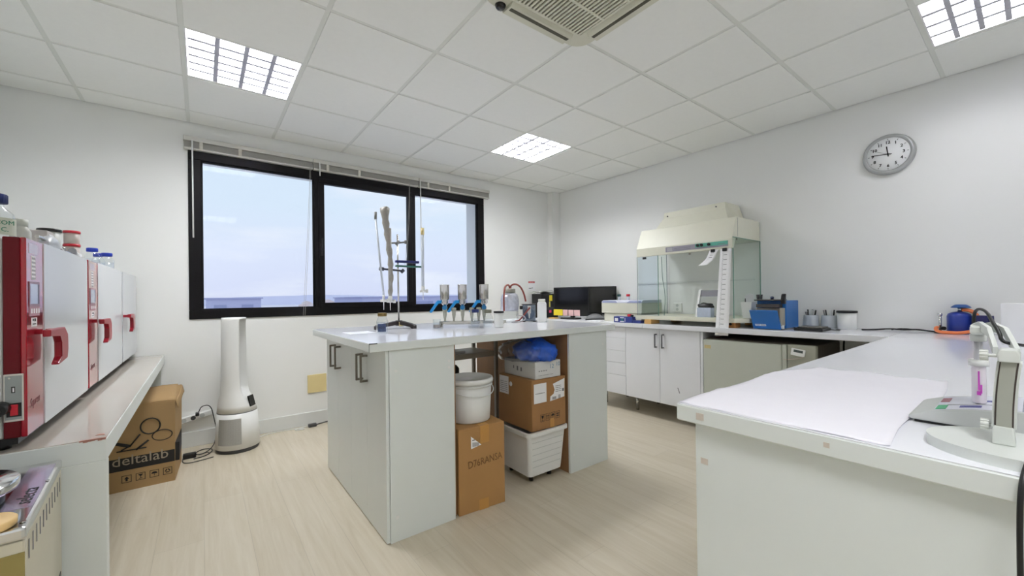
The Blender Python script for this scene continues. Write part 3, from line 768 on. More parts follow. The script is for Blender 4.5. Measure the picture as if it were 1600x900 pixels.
prof = [(.312, .137, .137, -.002, 0), (.36, .128, .128, -.006, 0), (.41, .115, .115, -.012, 0), (.45, .102, .102, -.016, .01), (.50, .096, .094, -.018, .1), (.6, .09, .088, -.02, .115), (.8, .088, .086, -.02, .115), (1.0, .086, .085, -.02, .115), (1.03, .086, .085, -.02, .1), (1.045, .085, .084, -.02, 0), (1.06, .083, .082, -.02, 0)]
mb.bm.free() if False else None
mb = MB(); mb.loft([fan_ring(z, a, b, o_, n_) for z, a, b, o_, n_ in prof]); obj('tower', mb, WHITEP, t)
mb = MB(); mb.lathe([(.134, .304), (.1365, .304), (.1365, .313), (.134, .313)], (fx-.002, fy, 0), seg=40); obj('seam_ring', mb, MIDGREY, t)
mb = MB(); rings = []
for k in range(11):
    a = math.radians(-150+66*k/10)
    rings.append([(fx+(q)*math.cos(a), fy+(q)*math.sin(a), z) for q, z in ((.148, .07), (.1535, .07), (.1445, .27), (.139, .27))])
mb.loft(rings, smooth=False); obj('intake_grille', mb, mat('grille_grey', (168, 168, 164), .7, var=.2, scale=300), t)
Md = Matrix.Translation((fx+.088, fy-.07, .388)) @ Matrix.Rotation(math.radians(-34), 4, 'Z') @ Matrix.Rotation(math.radians(-14), 4, 'Y')
mb = MB(); mb.box(-.004, .006, -.036, .036, -.046, .042, .004, 2, M=Md); obj('display', mb, BLACKGLOSS, t)

# power strip, plug, adapter and cables at the left
t = thing('power_strip', 'white power strip fixed to the wall beside the tower fan', 'power strip', (-.05, YF-.02, .25))
Ms = Matrix.Translation((-.055, YF-.001, .245)) @ Matrix.Rotation(-.2, 4, 'Y')
mb = MB(); mb.box(-.12, .12, -.045, 0, -.022, .022, .005, 2, M=Ms); obj('strip_body', mb, WHITEP, t)
for k in range(3):
    mb = MB(); mb.cyl(Ms @ Vector((-.07+.06*k, -.045, 0)), Ms @ Vector((-.07+.06*k, -.0465, 0)), .017, seg=16); obj('socket', mb, DARKGREY if k == 1 else LGREY, t)
single('power_cable', MB().box(-.05, -.025, YF-.09, YF-.048, .262, .29, .004).tube([(-.03, YF-.07, .29), (-.01, YF-.1, .345), (.05, YF-.09, .34), (.07, YF-.13, .24), (.09, YF-.17, .12), (.06, YF-.25, .03), (-.02, YF-.3, .006), (-.06, YF-.22, .006), (.0, YF-.14, .006), (.07, YF-.2, .006), (.02, YF-.34, .006), (-.06, YF-.36, .006)], .0035),
       BLACK, 'thin black cable looping from the power strip to the floor', 'cable', (-.03, YF-.2, 0))
single('power_adapter', MB().box(-.125, -.045, 3.93, 3.98, 0, .036, .006, 2).tube([(-.05, 3.955, .015), (.0, 3.98, .006), (.03, 4.0, .006), (.035, 3.96, .006)], .003).tube([(-.122, 3.95, .012), (-.128, 3.86, .005), (-.09, 3.81, .005), (.0, 3.83, .005), (.06, 3.85, .005)], .003), BLACK, 'black power adapter lying on the floor beside the cardboard box', 'adapter', (-.085, 3.95, 0))
t = thing('extension_lead', 'white extension lead with grey adapter on the floor behind the island', 'cable', (.66, YF-.08, 0))
mb = MB(); mb.tube([(.36, 4.12, .005), (.45, 4.19, .005), (.56, 4.20, .005), (.66, 4.19, .005), (.72, 4.16, .006), (.75, 4.13, .006), (.68, 4.12, .006), (.66, 4.16, .006), (.74, 4.19, .008), (.86, 4.18, .008)], .004); obj('lead', mb, WHITEP, t)
mb = MB(); mb.box(.78, .85, 4.155, 4.19, 0, .03, .005, 2); mb.tube([(.85, 4.17, .015), (.92, 4.18, .02), (.99, 4.2, .02)], .006); obj('adapter', mb, DARKGREY, t)
M = frame((.874, YF, .39), '-y')
single('blank_plate', MB().box(-.083, .083, -.086, .086, -.001, .01, .003, 2, M=M), BEIGEPLATE, 'yellowish blank cover plate on the wall left of the island', 'cover plate', (.874, YF, .39))

# ------------------------------------------------------------------ island
IT = .987
t = thing('island_worktop', 'thick glossy white worktop of the central island', 'worktop', (1.53, 2.52, .945))
mb = MB(); mb.box(.622, 2.435, 1.917, 3.14, .945, IT-.0015, .002)
obj('worktop_core', mb, LAM, t)
mb = MB(); mb.box(.624, 2.433, 1.919, 3.138, IT-.0016, IT); obj('worktop', mb, LAMTOP, t, label='glossy white worktop surface')
mb = MB(); mb.box(.6212, .6222, 1.9165, 1.92, .944, IT+.0004); mb.box(.622, .66, 1.9162, 1.9185, IT-.004, IT+.0004); mb.box(2.42, 2.436, 1.93, 1.945, IT-.002, IT+.0006); obj('lifted_edge', mb, INK, t)
t = thing('island_cupboard', 'white island cupboard with bar handles on its left side', 'cupboard', (.9, 2.52, 0), 0, 'island base units')
mb = MB(); mb.box(.722, 1.08, 1.951, 3.096, 0, .9447); obj('cabinet_left', mb, LAM, t)
mb = MB(); mb.box(.722, 1.083, 1.933, 1.951, 0, .9447, .001); pn = obj('end_panel', mb, LAM, t)
mb = MB()
for x_, z_ in ((.755, .84), (.755, .12), (1.05, .86), (1.05, .825), (1.05, .155)): mb.cyl((x_, 1.933, z_), (x_, 1.9318, z_), .008, seg=12)
obj('screw_cover', mb, WHITEP, pn)
ys = [1.934, 2.224, 2.515, 2.805, 3.096]
for k in range(4):
    mb = MB(); mb.box(.704, .720, ys[k]+.001, ys[k+1]-.001, .006, .942, .001); d = obj('door', mb, LAM, t)
    hy = ys[k+1]-.036 if k % 2 == 0 else ys[k]+.036
    hy = {0: 2.207, 1: 2.283, 2: 2.733, 3: 2.85}[k]
    mb = MB(); mb.box(.664, .674, hy-.006, hy+.006, .752, .898, .0015); mb.box(.674, .704, hy-.005, hy+.005, .752, .763); mb.box(.674, .704, hy-.005, hy+.005, .887, .898); obj('door_handle', mb, HANDLE, d)
mb = MB(); mb.box(1.0835, 1.0985, 1.951, 3.094, .004, .9447); obj('inner_board', mb, BROWN, t)
t = thing('island_cupboard', 'white island cupboard right of the stacked boxes with raw brown side', 'cupboard', (2.15, 2.52, 0), 0, 'island base units')
# right carcass, raw brown board towards the middle
mb = MB(); mb.box(1.985, 2.35, 1.951, 3.096, 0, .9447); obj('cabinet_right', mb, LAM, t)
mb = MB(); mb.box(1.966, 1.9848, 1.936, 3.094, 0, .9447); obj('inner_board', mb, BROWN, t, label='raw brown board side facing the open middle')
mb = MB(); mb.box(1.9655, 2.353, 1.933, 1.951, 0, .9447, .001); pn = obj('end_panel', mb, LAM, t)
mb = MB()
for x_, z_ in ((2.0, .83), (2.0, .12), (2.31, .85), (2.31, .16)): mb.cyl((x_, 1.933, z_), (x_, 1.9318, z_), .008, seg=12)
obj('screw_cover', mb, WHITEP, pn)
# metal rack in the open middle
t = thing('metal_rack', 'grey metal rack in the island opening with papers on its shelf', 'rack', (1.5, 2.78, 0))
mb = MB(); mb.box(1.14, 1.83, 2.62, 2.93, .735, .775, .002); sh = obj('shelf', mb, mat('rack_grey', (186, 180, 168), .4), t)
for xx, yy in ((1.14, 2.93), (1.83, 2.93), (1.83, 2.60)):
    mb = MB(); mb.box(xx-.012, xx+.012, yy-.012, yy+.012, 0, .9); obj('post', mb, mat('rack_post', (160, 156, 148), .4), t)
mb = MB(); mb.box(1.1, 1.94, 2.59, 2.61, .86, .9); obj('rail', mb, mat('rack_grey', (150, 148, 140), .4), t)
mb = MB(); mb.box(1.3, 1.6, 2.68, 2.9, .7752, .789); mb.box(1.28, 1.5, 2.66, 2.86, .7892, .796); single('paper_stack', mb, PAPER, 'stack of white papers on the metal rack shelf', 'paper', (1.45, 2.78, .7752))
# cardboard box with handwriting
t = thing('cardboard_box', 'taped cardboard box with faint handwriting under the white bucket', 'box', (1.25, 2.1, 0))
Mb = Matrix.Translation((1.104, 1.933, 0)) @ Matrix.Rotation(-.09, 4, 'Z')
Mb = Matrix.Translation((1.106, 1.936, 0)) @ Matrix.Rotation(-.075, 4, 'Z')
bw = .296
mb = MB(); mb.box(0, bw, 0, .36, 0, .472, .003, M=Mb); bd = obj('carton', mb, CARD2, t)
mb = MB(); mb.box(.134, .192, -.0012, .0, .375, .4728, M=Mb); mb.box(.134, .192, -.0011, .36, .4721, .4728, M=Mb); obj('tape', mb, TAPE, bd)
mb = MB(); mb.box(.125, .185, -.0012, 0, 0, .06, M=Mb); obj('tape', mb, TAPE, bd)
mb = MB(); mb.prism([(.075, .355), (.14, .368), (.075, .425)], -.0022, -.0013, 'y', M=Mb); l = obj('torn_label', mb, PAPER, bd)
mb = MB()
for k in range(7): mb.box(.085+.006*k, .0875+.006*k, -.0028, -.0022, .365, .39-.001*k, M=Mb)
mb.box(.083, .1, -.0028, -.0022, .4, .404, M=Mb); obj('barcode', mb, INK, l)
text('handwriting', 'D76RANSA', .058, Mb @ frame((.055, -.0005, .265), '-y') @ Matrix.Rotation(.06, 4, 'Z'), BROWNINK, bd, squash=.78, depth=.0003)
# bucket
bcx, bcy, bz = 1.272, 2.09, .4732
t = thing('white_bucket', 'white plastic bucket with lid standing on the handwritten box', 'bucket', (bcx, bcy, bz))
mb = MB(); mb.lathe([(0, 0), (.118, 0), (.122, .006), (.134, .235), (0, .235)], (bcx, bcy, bz), seg=48); obj('pail', mb, WHITEP, t)
mb = MB(); mb.lathe([(.1335, .205), (.139, .205), (.139, .213), (.1335, .213)], (bcx, bcy, bz), seg=48); mb.lathe([(.1345, .222), (.1425, .222), (.1435, .238), (.139, .25), (.13, .251), (.128, .244), (0, .244)], (bcx, bcy, bz), seg=48); obj('lid', mb, WHITEP, t)
pts = [(bcx+.145*math.cos(a), bcy+.145*math.sin(a), bz+.2-.045*math.sin((a+PI)/PI*PI)) for a in [-PI+PI*k/14 for k in range(15)]]
mb = MB(); mb.tube(pts, .003, seg=6, smooth=1); obj('bail_handle', mb, WHITEP, t)
Mx = Matrix.Translation((bcx-.04, bcy-.02, bz+.2445)); mb = MB(); mb.box(-.05, .05, -.03, .03, 0, .0008, M=Mx @ Matrix.Rotation(.2, 4, 'Z')); obj('lid_label', mb, PAPER, t)
# black spray head behind bucket
t = thing('black_container', 'black jug with a tall spout behind the white bucket', 'jug', (1.50, 2.72, .776))
zz = .5
t.location = (1.33, 2.46, 0); ROOTM[t.name] = Matrix.Translation((1.33, 2.46, 0))
mb = MB(); mb.lathe([(0, 0), (.06, 0), (.065, .01), (.065, .58), (.075, .60), (.075, .715), (.06, .735), (0, .735)], (1.33, 2.46, 0), seg=24); obj('jug_body', mb, BLACK, t)
mb = MB(); mb.prism([(1.275, .72), (1.28, .80), (1.30, .83), (1.345, .86), (1.375, .875), (1.368, .845), (1.345, .80), (1.34, .76), (1.355, .72)], 2.435, 2.485, 'y', bev=.006); obj('spout', mb, BLACK, t)
# crate
Mc = Matrix.Translation((1.612, 1.945, .02))
t = thing('plastic_crate', 'white plastic crate beneath the brown carton under the island', 'crate', (1.78, 2.14, 0))
def rrp(x0, x1, y0, y1, rad, n=4):
    P = []
    for cx_, cy_, a0 in ((x1-rad, y1-rad, 0), (x0+rad, y1-rad, 90), (x0+rad, y0+rad, 180), (x1-rad, y0+rad, 270)):
        for k in range(n+1):
            a = math.radians(a0+90*k/n); P.append((cx_+rad*math.cos(a), cy_+rad*math.sin(a)))
    return P
L_ = .33; D_ = .38
cr = MB(); rings = []
for z, e in ((.032, .024), (.055, .021), (.275, .004), (.295, .002)):
    rings.append([(p[0], p[1], z) for p in rrp(e, L_-e, e, D_-e, .025)])
for z, e in ((.295, .01), (.06, .03), (.05, .034)):
    rings.append([(p[0], p[1], z) for p in rrp(e, L_-e, e, D_-e, .02)])
cr.loft(rings, smooth=False, M=Mc); obj('crate_shell', cr, WHITEP, t)
mb = MB(); outer = rrp(-.014, L_+.014, -.014, D_+.014, .035); inner = rrp(.006, L_-.006, .006, D_-.006, .022)
mb.loft([[(p[0], p[1], .296) for p in inner], [(p[0], p[1], .296) for p in outer], [(p[0], p[1], .318) for p in outer], [(p[0], p[1], .318) for p in inner], [(p[0], p[1], .296) for p in inner]], caps=False, smooth=False, M=Mc); obj('rim', mb, WHITEP, t)
mb = MB()
for k in range(5):
    z = .09+.04*k; e = .021-.017*(z-.055)/.22
    mb.box(e+.026, L_-e-.026, e-.0012, e+.001, z, z+.003, M=Mc)
obj('wall_ridge', mb, LGREY, t)
for xx in (.085, L_-.085):
    for yy in (.085, D_-.085):
        mb = MB(); mb.cyl(Mc @ Vector((xx, yy, -.02)), Mc @ Vector((xx, yy, .032)), .015, seg=12); obj('castor', mb, BLACK, t)
# brown carton on crate
Mk = Matrix.Translation((1.652, 1.957, .012))
t = thing('cardboard_box', 'brown carton with two white labels standing on the white crate', 'box', (1.8, 2.14, .3385))
KL, KD, z0, z1 = .298, .36, .3265, .652
mb = MB(); mb.box(0, KL, 0, KD, z0, z1, .003, M=Mk); bd = obj('carton', mb, CARD3, t)
Mf = Mk @ frame((0, 0, 0), '-y')
l = decal('label', Mf, .108, .125, PAPER, bd, x=.07, y=.565); obj('printed_marks', lines_mb(Mk @ frame((0, -.0006, 0), '-y'), [(.03+.01*k, .037+.01*k, .562, .567) for k in range(8)]), INKGREY, l)
mb = MB(); mb.prism([(.155, .5), (.285, .512), (.288, .635), (.182, .61), (.197, .57), (.188, .545), (.158, .53)], -.0007, 0, 'y', M=Mk); l = obj('torn_label', mb, PAPER, bd)
rows = [(.175+.004*k, .1775+.004*k, .507, .525) for k in range(9)]+[(.23+.003*k, .2315+.003*k, .507, .532) for k in range(7)]+[(.205+.009*k, .211+.009*k, .59-.012*q, .595-.012*q) for k in range(6) for q in range(4)]+[(.265, .282, .55, .57)]
obj('printed_marks', lines_mb(Mk @ frame((0, -.0007, 0), '-y'), rows), INKGREY, l)
mb = MB(); mb.box(.155, .19, -.0008, 0, z0, z0+.06, M=Mk); obj('tape', mb, TAPE, bd)
mb = MB(); Mi = Mk @ frame((0, 0, 0), '-y')
for k in range(4):
    cx_ = .088+.045*k; cz_ = .402; w_ = .018; h_ = .023
    for a, b, c_, d in ((cx_-w_, cx_+w_, cz_-h_, cz_-h_+.002), (cx_-w_, cx_+w_, cz_+h_-.002, cz_+h_), (cx_-w_, cx_-w_+.002, cz_-h_, cz_+h_), (cx_+w_-.002, cx_+w_, cz_-h_, cz_+h_)): mb.box(a, b, c_, d, 0, .0006, M=Mi)
    if k == 0: mb.prism([(cx_-.01, cz_+.015), (cx_+.01, cz_+.015), (cx_+.007, cz_), (cx_, cz_-.004), (cx_-.007, cz_)], -.0006, 0, 'y', M=Mk); mb.box(cx_-.0015, cx_+.0015, cz_-.016, cz_, 0, .0006, M=Mi); mb.box(cx_-.008, cx_+.008, cz_-.018, cz_-.015, 0, .0006, M=Mi)
    if k == 1:
        for s_ in (-.007, .007): mb.box(cx_+s_-.0018, cx_+s_+.0018, cz_-.014, cz_+.006, 0, .0006, M=Mi); mb.prism([(cx_+s_-.006, cz_+.005), (cx_+s_+.006, cz_+.005), (cx_+s_, cz_+.016)], -.0006, 0, 'y', M=Mk)
    if k == 2: mb.prism([(cx_-.014, cz_)]+[(cx_+.014*math.cos(PI-PI*q/8), cz_+.014*math.sin(PI*q/8)) for q in range(1, 8)]+[(cx_+.014, cz_)], -.0006, 0, 'y', M=Mk); mb.box(cx_-.0012, cx_+.0012, cz_-.016, cz_, 0, .0006, M=Mi)
    if k == 3:
        for q in range(2): mb.box(cx_-.012, cx_+.012, cz_-.01+.014*q, cz_-.004+.014*q, 0, .0006, M=Mi)
        mb.box(cx_-.0012, cx_+.0012, cz_-.015, cz_+.015, 0, .0006, M=Mi)
obj('handling_symbols', mb, INK, bd)
Ml = Mk @ frame2((0, 0, 0), (0, -1, 0), (0, 0, 1))
mb = MB(); mb.box(-.35, -.245, .525, .645, 0, .0006, M=Ml); l = obj('side_label', mb, PAPER, bd)
obj('printed_marks', lines_mb(Mk @ frame2((-.0006, 0, 0), (0, -1, 0), (0, 0, 1)), [(-.34, -.26, .54+.013*k, .543+.013*k) for k in range(6)]), INKGREY, l)
mb = MB(); mb.lathe([(.008, 0), (.016, 0), (.016, .0006), (.008, .0006)], M=Mk @ frame2((-.0006, .22, .60), (0, -1, 0), (0, 0, 1)), seg=20); obj('round_sticker', mb, PAPER, bd)
# white carton
Mw = Matrix.Translation((1.69, 1.968, .0125))
t = thing('white_carton', 'shallow white carton on the brown carton under the island', 'box', (1.82, 2.14, .665))
mb = MB(); mb.box(0, .225, 0, .33, .6525, .762, .002, M=Mw); bd = obj('carton', mb, mat('white_card', (214, 214, 212), .7, var=.03), t)
Mf = Mw @ frame((0, 0, 0), '-y')
obj('printed_marks', lines_mb(Mf, [(.03+.012*k, .036+.012*k, .672, .676) for k in range(11)]+[(.03+.02*k, .042+.02*k, .70, .706) for k in range(4)]), INKGREY, bd)
text('carton_number', '12', .04, Mw @ frame((.125, -.0003, .725), '-y'), mat('blue_print', (90, 140, 170), .6), bd)
text('carton_number', '10', .04, Mw @ frame((.182, -.0003, .735), '-y'), mat('blue_print', (90, 140, 170), .6), bd)
Ml = Mw @ frame2((0, 0, 0), (0, -1, 0), (0, 0, 1))
obj('printed_marks', lines_mb(Ml, [(-.19, -.175, .69, .72), (-.15, -.135, .69, .715), (-.23, -.22, .70, .72)]), INKGREY, bd)
# bag of blue shoe covers
t = thing('plastic_bag', 'clear plastic bag full of crumpled blue film on the white carton', 'bag', (1.82, 2.14, .775))
rg = random.Random(11)
def blob(mb, c_, rx_, ry_, rz_, seed, amp, sub=4, flat=True, power=1.):
    b = bmesh.new(); bmesh.ops.create_icosphere(b, subdivisions=sub, radius=1)
    from mathutils import noise
    for v in b.verts:
        p = v.co.copy(); n_ = noise.noise(p*2.1+Vector((seed, 0, 0)))*amp+noise.noise(p*5+Vector((0, seed, 0)))*amp*.6+abs(noise.noise(p*9+Vector((0, 0, seed))))*amp*.5
        q = p*(1+n_)
        if flat and q.z < -.35: q.z = -.35
        v.co = Vector((c_[0]+q.x*rx_, c_[1]+q.y*ry_, c_[2]+(q.z+.35)*rz_ if flat else c_[2]+q.z*rz_))
    for f_ in b.faces: f_.smooth = True
    mb._merge(b)
mb = MB(); blob(mb, (1.81, 2.11, .7752), .128, .165, .103, 3.1, .17); obj('blue_film', mb, BLUEFILM, t)
mb = MB(); blob(mb, (1.76, 2.17, .7752), .16, .18, .1, 8.3, .2, 4); obj('bag_film', mb, FROST, t)

# ------------------------------------------------------------------ on the island
bottle('labelled_bottle', 'glass bottle with brass coloured cap and dark label at the island end', 'bottle', (.872, 2.44, IT), .0345, .125, .021, BRASSCAP, neck=.68, fill=.62, lab=(mat('dark_blue_label', (66, 82, 120), .5), 205, 285, .012, .06), labtext=['H2O'], cap_r=.026)
single('paper_sheet', MB().box(.70, .86, 2.50, 2.68, IT, IT+.0006, M=None), mat('thin_sheet', (238, 239, 246), .3, var=.01), 'thin white paper sheet lying behind the brass capped bottle', 'paper', (.78, 2.6, IT))
# burette stand
sx, sy = 1.105, 2.76
t = thing('burette_stand', 'black footed burette stand with a thin steel rod', 'lab stand', (sx, sy, IT))
mb = MB()
for a in (188, 330, 300):
    aa = math.radians(a); M = Matrix.Translation((sx, sy, IT)) @ Matrix.Rotation(aa, 4, 'Z')
    ln = .17 if a == 188 else (.13 if a == 300 else .1)
    mb.prism([(0, .028), (0, .052), (.03, .052), (ln, .03), (ln+.01, .022), (ln+.01, 0), (ln-.012, 0), (ln-.02, .014)], -.017, .017, 'y', bev=.003, M=M)
mb.cyl((sx, sy, IT+.02), (sx, sy, IT+.056), .024, seg=16); obj('tripod_foot', mb, mat('iron_black', (44, 36, 36), .5, var=.1), t)
mb = MB(); mb.cyl((sx, sy, IT+.05), (sx-.004, sy, IT+.665), .0055, seg=10); obj('rod', mb, STEEL, t)
mb = MB(); mb.box(-.02, .01, -.001, .0, 0, .03, M=Matrix.Translation((sx+.01, sy-.0255, IT+.016))); obj('yellow_tag', mb, BEIGEPLATE, t)
mb = MB(); mb.tube([(sx-.06, sy, IT+.60), (sx-.004, sy, IT+.605), (sx+.05, sy-.02, IT+.612)], .006, seg=8, smooth=0); mb.cyl((sx+.05, sy-.02, IT+.60), (sx+.05, sy-.02, IT+.624), .011, seg=10); mb.cyl((sx-.012, sy, IT+.59), (sx+.006, sy, IT+.62), .011, seg=10); obj('clamp', mb, MIDGREY, t)
mb = MB(); mb.tube([(sx-.125, sy, IT+.418), (sx-.004, sy, IT+.41), (sx+.03, sy-.02, IT+.405)], .007, seg=8, smooth=0); mb.cyl((sx-.135, sy, IT+.418), (sx-.105, sy, IT+.416), .013, seg=10); mb.cyl((sx+.014, sy-.012, IT+.395), (sx+.034, sy-.02, IT+.415), .012, seg=10); obj('clamp', mb, mat('clamp_dark', (66, 70, 84), .4, metal=.3), t)
mb = MB(); mb.box(sx-.02, sx+.155, sy-.014, sy+.014, IT+.465, IT+.482, .003); cl = obj('burette_clamp', mb, mat('clamp_blue', (38, 46, 110), .4), t)
mb = MB(); mb.box(sx-.02, sx+.19, sy-.016, sy+.012, IT+.435, IT+.447, .003); obj('burette_clamp', mb, mat('clamp_green', (24, 96, 84), .4), t)
def burette(x, y, zb, zt, r_, label, bag=False, lean=0., cap=None):
    t = thing('burette', label, 'burette', (x, y, zb), 0)
    mb = MB(); mb.cyl((x, y, zb+.10), (x+lean, y, zt), r_, seg=12); obj('glass_tube', mb, mat('burette_glass', (206, 214, 226), .1) if not bag else mat('burette_dusty', (172, 170, 166), .3), t)
    mb = MB(); mb.lathe([(r_, .1), (r_*1.3, .09), (r_*1.2, .07), (.003, .05), (.002, 0)], (x, y, zb), seg=12); mb.cyl((x-.022, y, zb+.062), (x+.03, y, zb+.062), .009, seg=10); mb.cyl((x+.03, y, zb+.05), (x+.03, y, zb+.075), .01, seg=10); obj('stopcock', mb, WHITEP, t)
    if cap:
        mb = MB(); mb.cyl((x+lean, y, zt), (x+lean, y, zt+.05), r_*1.25, seg=12); obj('top_cap', mb, cap, t)
    return t
b1 = burette(sx-.118, sy-.03, IT+.135, IT+.75, .007, 'thin glass burette at the left of the burette stand', lean=-.05, cap=MIDGREY)
b2 = burette(sx-.068, sy-.02, IT+.13, IT+.70, .012, 'burette covered with a grey plastic sleeve on the stand', bag=True)
mb = MB(); rings = []
for k in range(24):
    q = k/23; z = IT+.24+.595*q; rr_ = .013+.010*q+.004*math.sin(q*40)+(.006 if q > .9 else 0); dx = -.02*q+.012*math.sin(q*5)
    if q < .7 and abs(q-.62) < .04: rr_ *= .75
    rings.append([(sx-.068+dx+rr_*math.cos(a), sy-.02+rr_*math.sin(a)*(1+.25*math.sin(3*a+q*20)), z) for a in [2*PI*i/14 for i in range(14)]])
rings.append([(p[0]*.4+(sx-.085)*.6, p[1]*.4+(sy-.02)*.6, p[2]+.012) for p in rings[-1]])
mb.loft(rings); obj('plastic_sleeve', mb, mat('grey_sleeve', (160, 156, 150), .35, var=.2, scale=60, bump=.8, bscale=80), b2)
b3 = burette(sx+.178, sy-.02, IT+.20, IT+.675, .0105, 'white backed burette held by the green and blue clamps', cap=BEIGEPLATE)
# beaker
t = thing('glass_beaker', 'small clear glass beaker at the left end of the manifold', 'beaker', (1.30, 2.56, IT))
mb = MB(); mb.lathe([(0, 0), (.025, 0), (.0265, .003), (.0265, .06), (.0285, .0625), (.0262, .0625), (.0245, .06), (.0245, .005), (0, .004)], (1.30, 2.56, IT)); obj('beaker_glass', mb, CLEAR, t)
mb = MB(); mb.lathe([(0, .005), (.024, .005), (.024, .024), (0, .024)], (1.30, 2.56, IT)); obj('residue', mb, mat('greyish_residue', (200, 186, 184), .3), t)
# filtration manifold
A = Vector((1.385, 2.64, IT)); B = Vector((1.81, 2.36, IT))
A = Vector((1.375, 2.645, IT)); B = Vector((1.76, 2.40, IT))
t = thing('filtration_manifold', 'steel vacuum filtration manifold with three funnels and blue levers', 'filtration manifold', (A+B)*.5)
d = (B-A).normalized(); nrm = Vector((-d.y, d.x, 0))
Mm = frame2(tuple(A), d, nrm)
Lm = (B-A).length
mb = MB(); mb.box(-.01, Lm+.02, -.012, .012, .018, .042, .003, M=Mm); obj('manifold_bar', mb, STEEL, t)
for q in (0.0, Lm-.01):
    mb = MB(); mb.box(q-.006, q+.016, -.016, .016, 0, .018, .002, M=Mm); obj('foot', mb, STEEL, t)
def onpx(q): return A+d*q
st = [(.03, True), (.095, False), (.158, True), (.225, False), (.275, False), (.315, True)]
for q, fun in st:
    p = onpx(q); z = IT
    mb = MB(); mb.lathe([(.007, .04), (.008, .06), (.013, .085), (.014, .115), (.018, .12), (.018, .135), (.012, .14), (0, .14)], (p.x, p.y, z), seg=16); sm = obj('valve_stem', mb, mat('clear_stem', (176, 176, 162), .2), t)
    if fun:
        mb = MB(); mb.cyl(p+Vector((0, 0, .14)) - nrm*.02, p+Vector((0, 0, .14))+nrm*.02, .017, seg=16); obj('valve_body', mb, mat('valve_blue', (24, 116, 170), .4), sm)
        mb = MB(); mb.lathe([(.012, .155), (.02, .165), (.027, .175), (.027, .195), (.0325, .197), (.0325, .203), (.0325, .205), (.0332, .302), (.035, .304), (.035, .307), (.032, .307), (.029, .21), (0, .205)], (p.x, p.y, z), seg=28); fn = obj('steel_funnel', mb, STEEL, t)
        M = Matrix.Translation(p+Vector((0, 0, z*0))) @ Matrix.Rotation(math.radians(-37), 4, 'Z')
        lv = MB(); lv.prism([(-.012, .172), (-.012, .192), (-.05, .194), (-.062, .184), (-.112, .112), (-.104, .104), (-.092, .106), (-.048, .172)], -.007, .007, 'y', bev=.002, M=M); obj('lever', lv, BLUELEVER, sm)
# bottles in front
bottle('glass_bottle', 'clear glass bottle with dark blue cap in front of the manifold', 'bottle', (1.545, 2.445, IT), .032, .128, .024, NAVYCAP, neck=.62, fill=.55, group='clear bottles beside the manifold', cap_r=.024)
bottle('glass_bottle', 'clear glass bottle with olive grey cap in front of the manifold', 'bottle', (1.613, 2.385, IT), .034, .125, .024, OLIVECAP, neck=.62, fill=.55, group='clear bottles beside the manifold', cap_r=.025)
jar('white_canister', 'square shouldered white canister with thin black lid on the island', (1.665, 2.325, IT), .034, .114, BLACK, WHITEP, .013, cat='canister')
# big glass jar with foil
gx, gy = 2.075, 2.735
t = thing('vacuum_flask', 'large glass flask wrapped in crinkled foil with red tubes', 'flask', (gx, gy, IT))
mb = MB(); mb.lathe([(0, 0), (.066, 0), (.07, .006), (.07, .1), (.07, .105)], (gx, gy, IT), open_ends=True); obj('flask_glass', mb, CLEAR, t)
mb = MB(); rings = []
rg = random.Random(4)
for z, rr_ in ((.095, .073), (.12, .076), (.15, .075), (.185, .076), (.215, .073), (.236, .062), (.246, .045)):
    rings.append([(gx+(rr_+rg.uniform(-.004, .004))*math.cos(2*PI*i/28), gy+(rr_+rg.uniform(-.004, .004))*math.sin(2*PI*i/28), IT+z) for i in range(28)])
mb.loft(rings); obj('foil_wrap', mb, FOIL, t)
mb = MB(); mb.lathe([(0, .246), (.048, .246), (.049, .25), (.049, .278), (.045, .282), (0, .282)], (gx, gy, IT)); obj('screw_cap', mb, mat('cap_grey_metal', (150, 148, 138), .35, metal=.4), t)
mb = MB(); mb.tube([(gx-.01, gy-.1, IT+.06), (gx+.06, gy-.12, IT+.055), (gx+.075, gy-.12, IT+.02), (gx+.0, gy-.12, IT+.006), (gx-.06, gy-.1, IT+.006)], .005); obj('clear_tube', mb, mat('grey_tube', (168, 166, 170), .3), t)
mb = MB(); mb.tube([(gx+.01, gy, IT+.278), (gx+.01, gy, IT+.31), (gx+.04, gy-.03, IT+.325), (gx+.08, gy-.05, IT+.30), (gx+.10, gy-.07, IT+.24), (gx+.11, gy-.08, IT+.172)], .0075); mb.tube([(gx-.005, gy-.006, IT+.278), (gx-.005, gy-.006, IT+.30), (gx-.03, gy-.02, IT+.318), (gx-.09, gy-.05, IT+.30), (gx-.13, gy-.09, IT+.2), (gx-.135, gy-.1, IT+.1)], .0075)
single('rubber_tube', mb, REDTUBE, 'dark red rubber tubes arching from the foil wrapped flask cap', 'tube', (gx, gy, IT+.278))
# pump
px_, py_ = 2.235, 2.675
t = thing('vacuum_pump', 'small transparent cased vacuum pump with a red hose', 'pump', (px_, py_, IT))
Mp = Matrix.Translation((px_, py_, IT)) @ Matrix.Rotation(math.radians(-37), 4, 'Z')
mb = MB(); mb.box(-.055, .055, -.05, .05, .006, .145, .006, 2, M=Mp); cs = obj('case', mb, mat('clear_case_dark', (124, 136, 150), .12, var=.5, scale=45), t)
mb = MB(); mb.lathe([(0, 0), (.046, 0), (.046, .008), (0, .01)], M=Mp @ Matrix.Translation((0, -.05, .068)) @ Matrix.Rotation(PI/2, 4, 'X'), seg=28); obj('pump_head', mb, mat('pump_blue_grey', (92, 108, 128), .2, var=.3, scale=50), t)
mb = MB(); mb.box(-.014, .014, -.072, -.055, .07, .135, .003, M=Mp); mb.prism([(-.008, .07), (.008, .07), (.004, .03), (-.004, .03)], -.07, -.06, 'y', M=Mp); obj('inlet_valve', mb, LGREY, t)
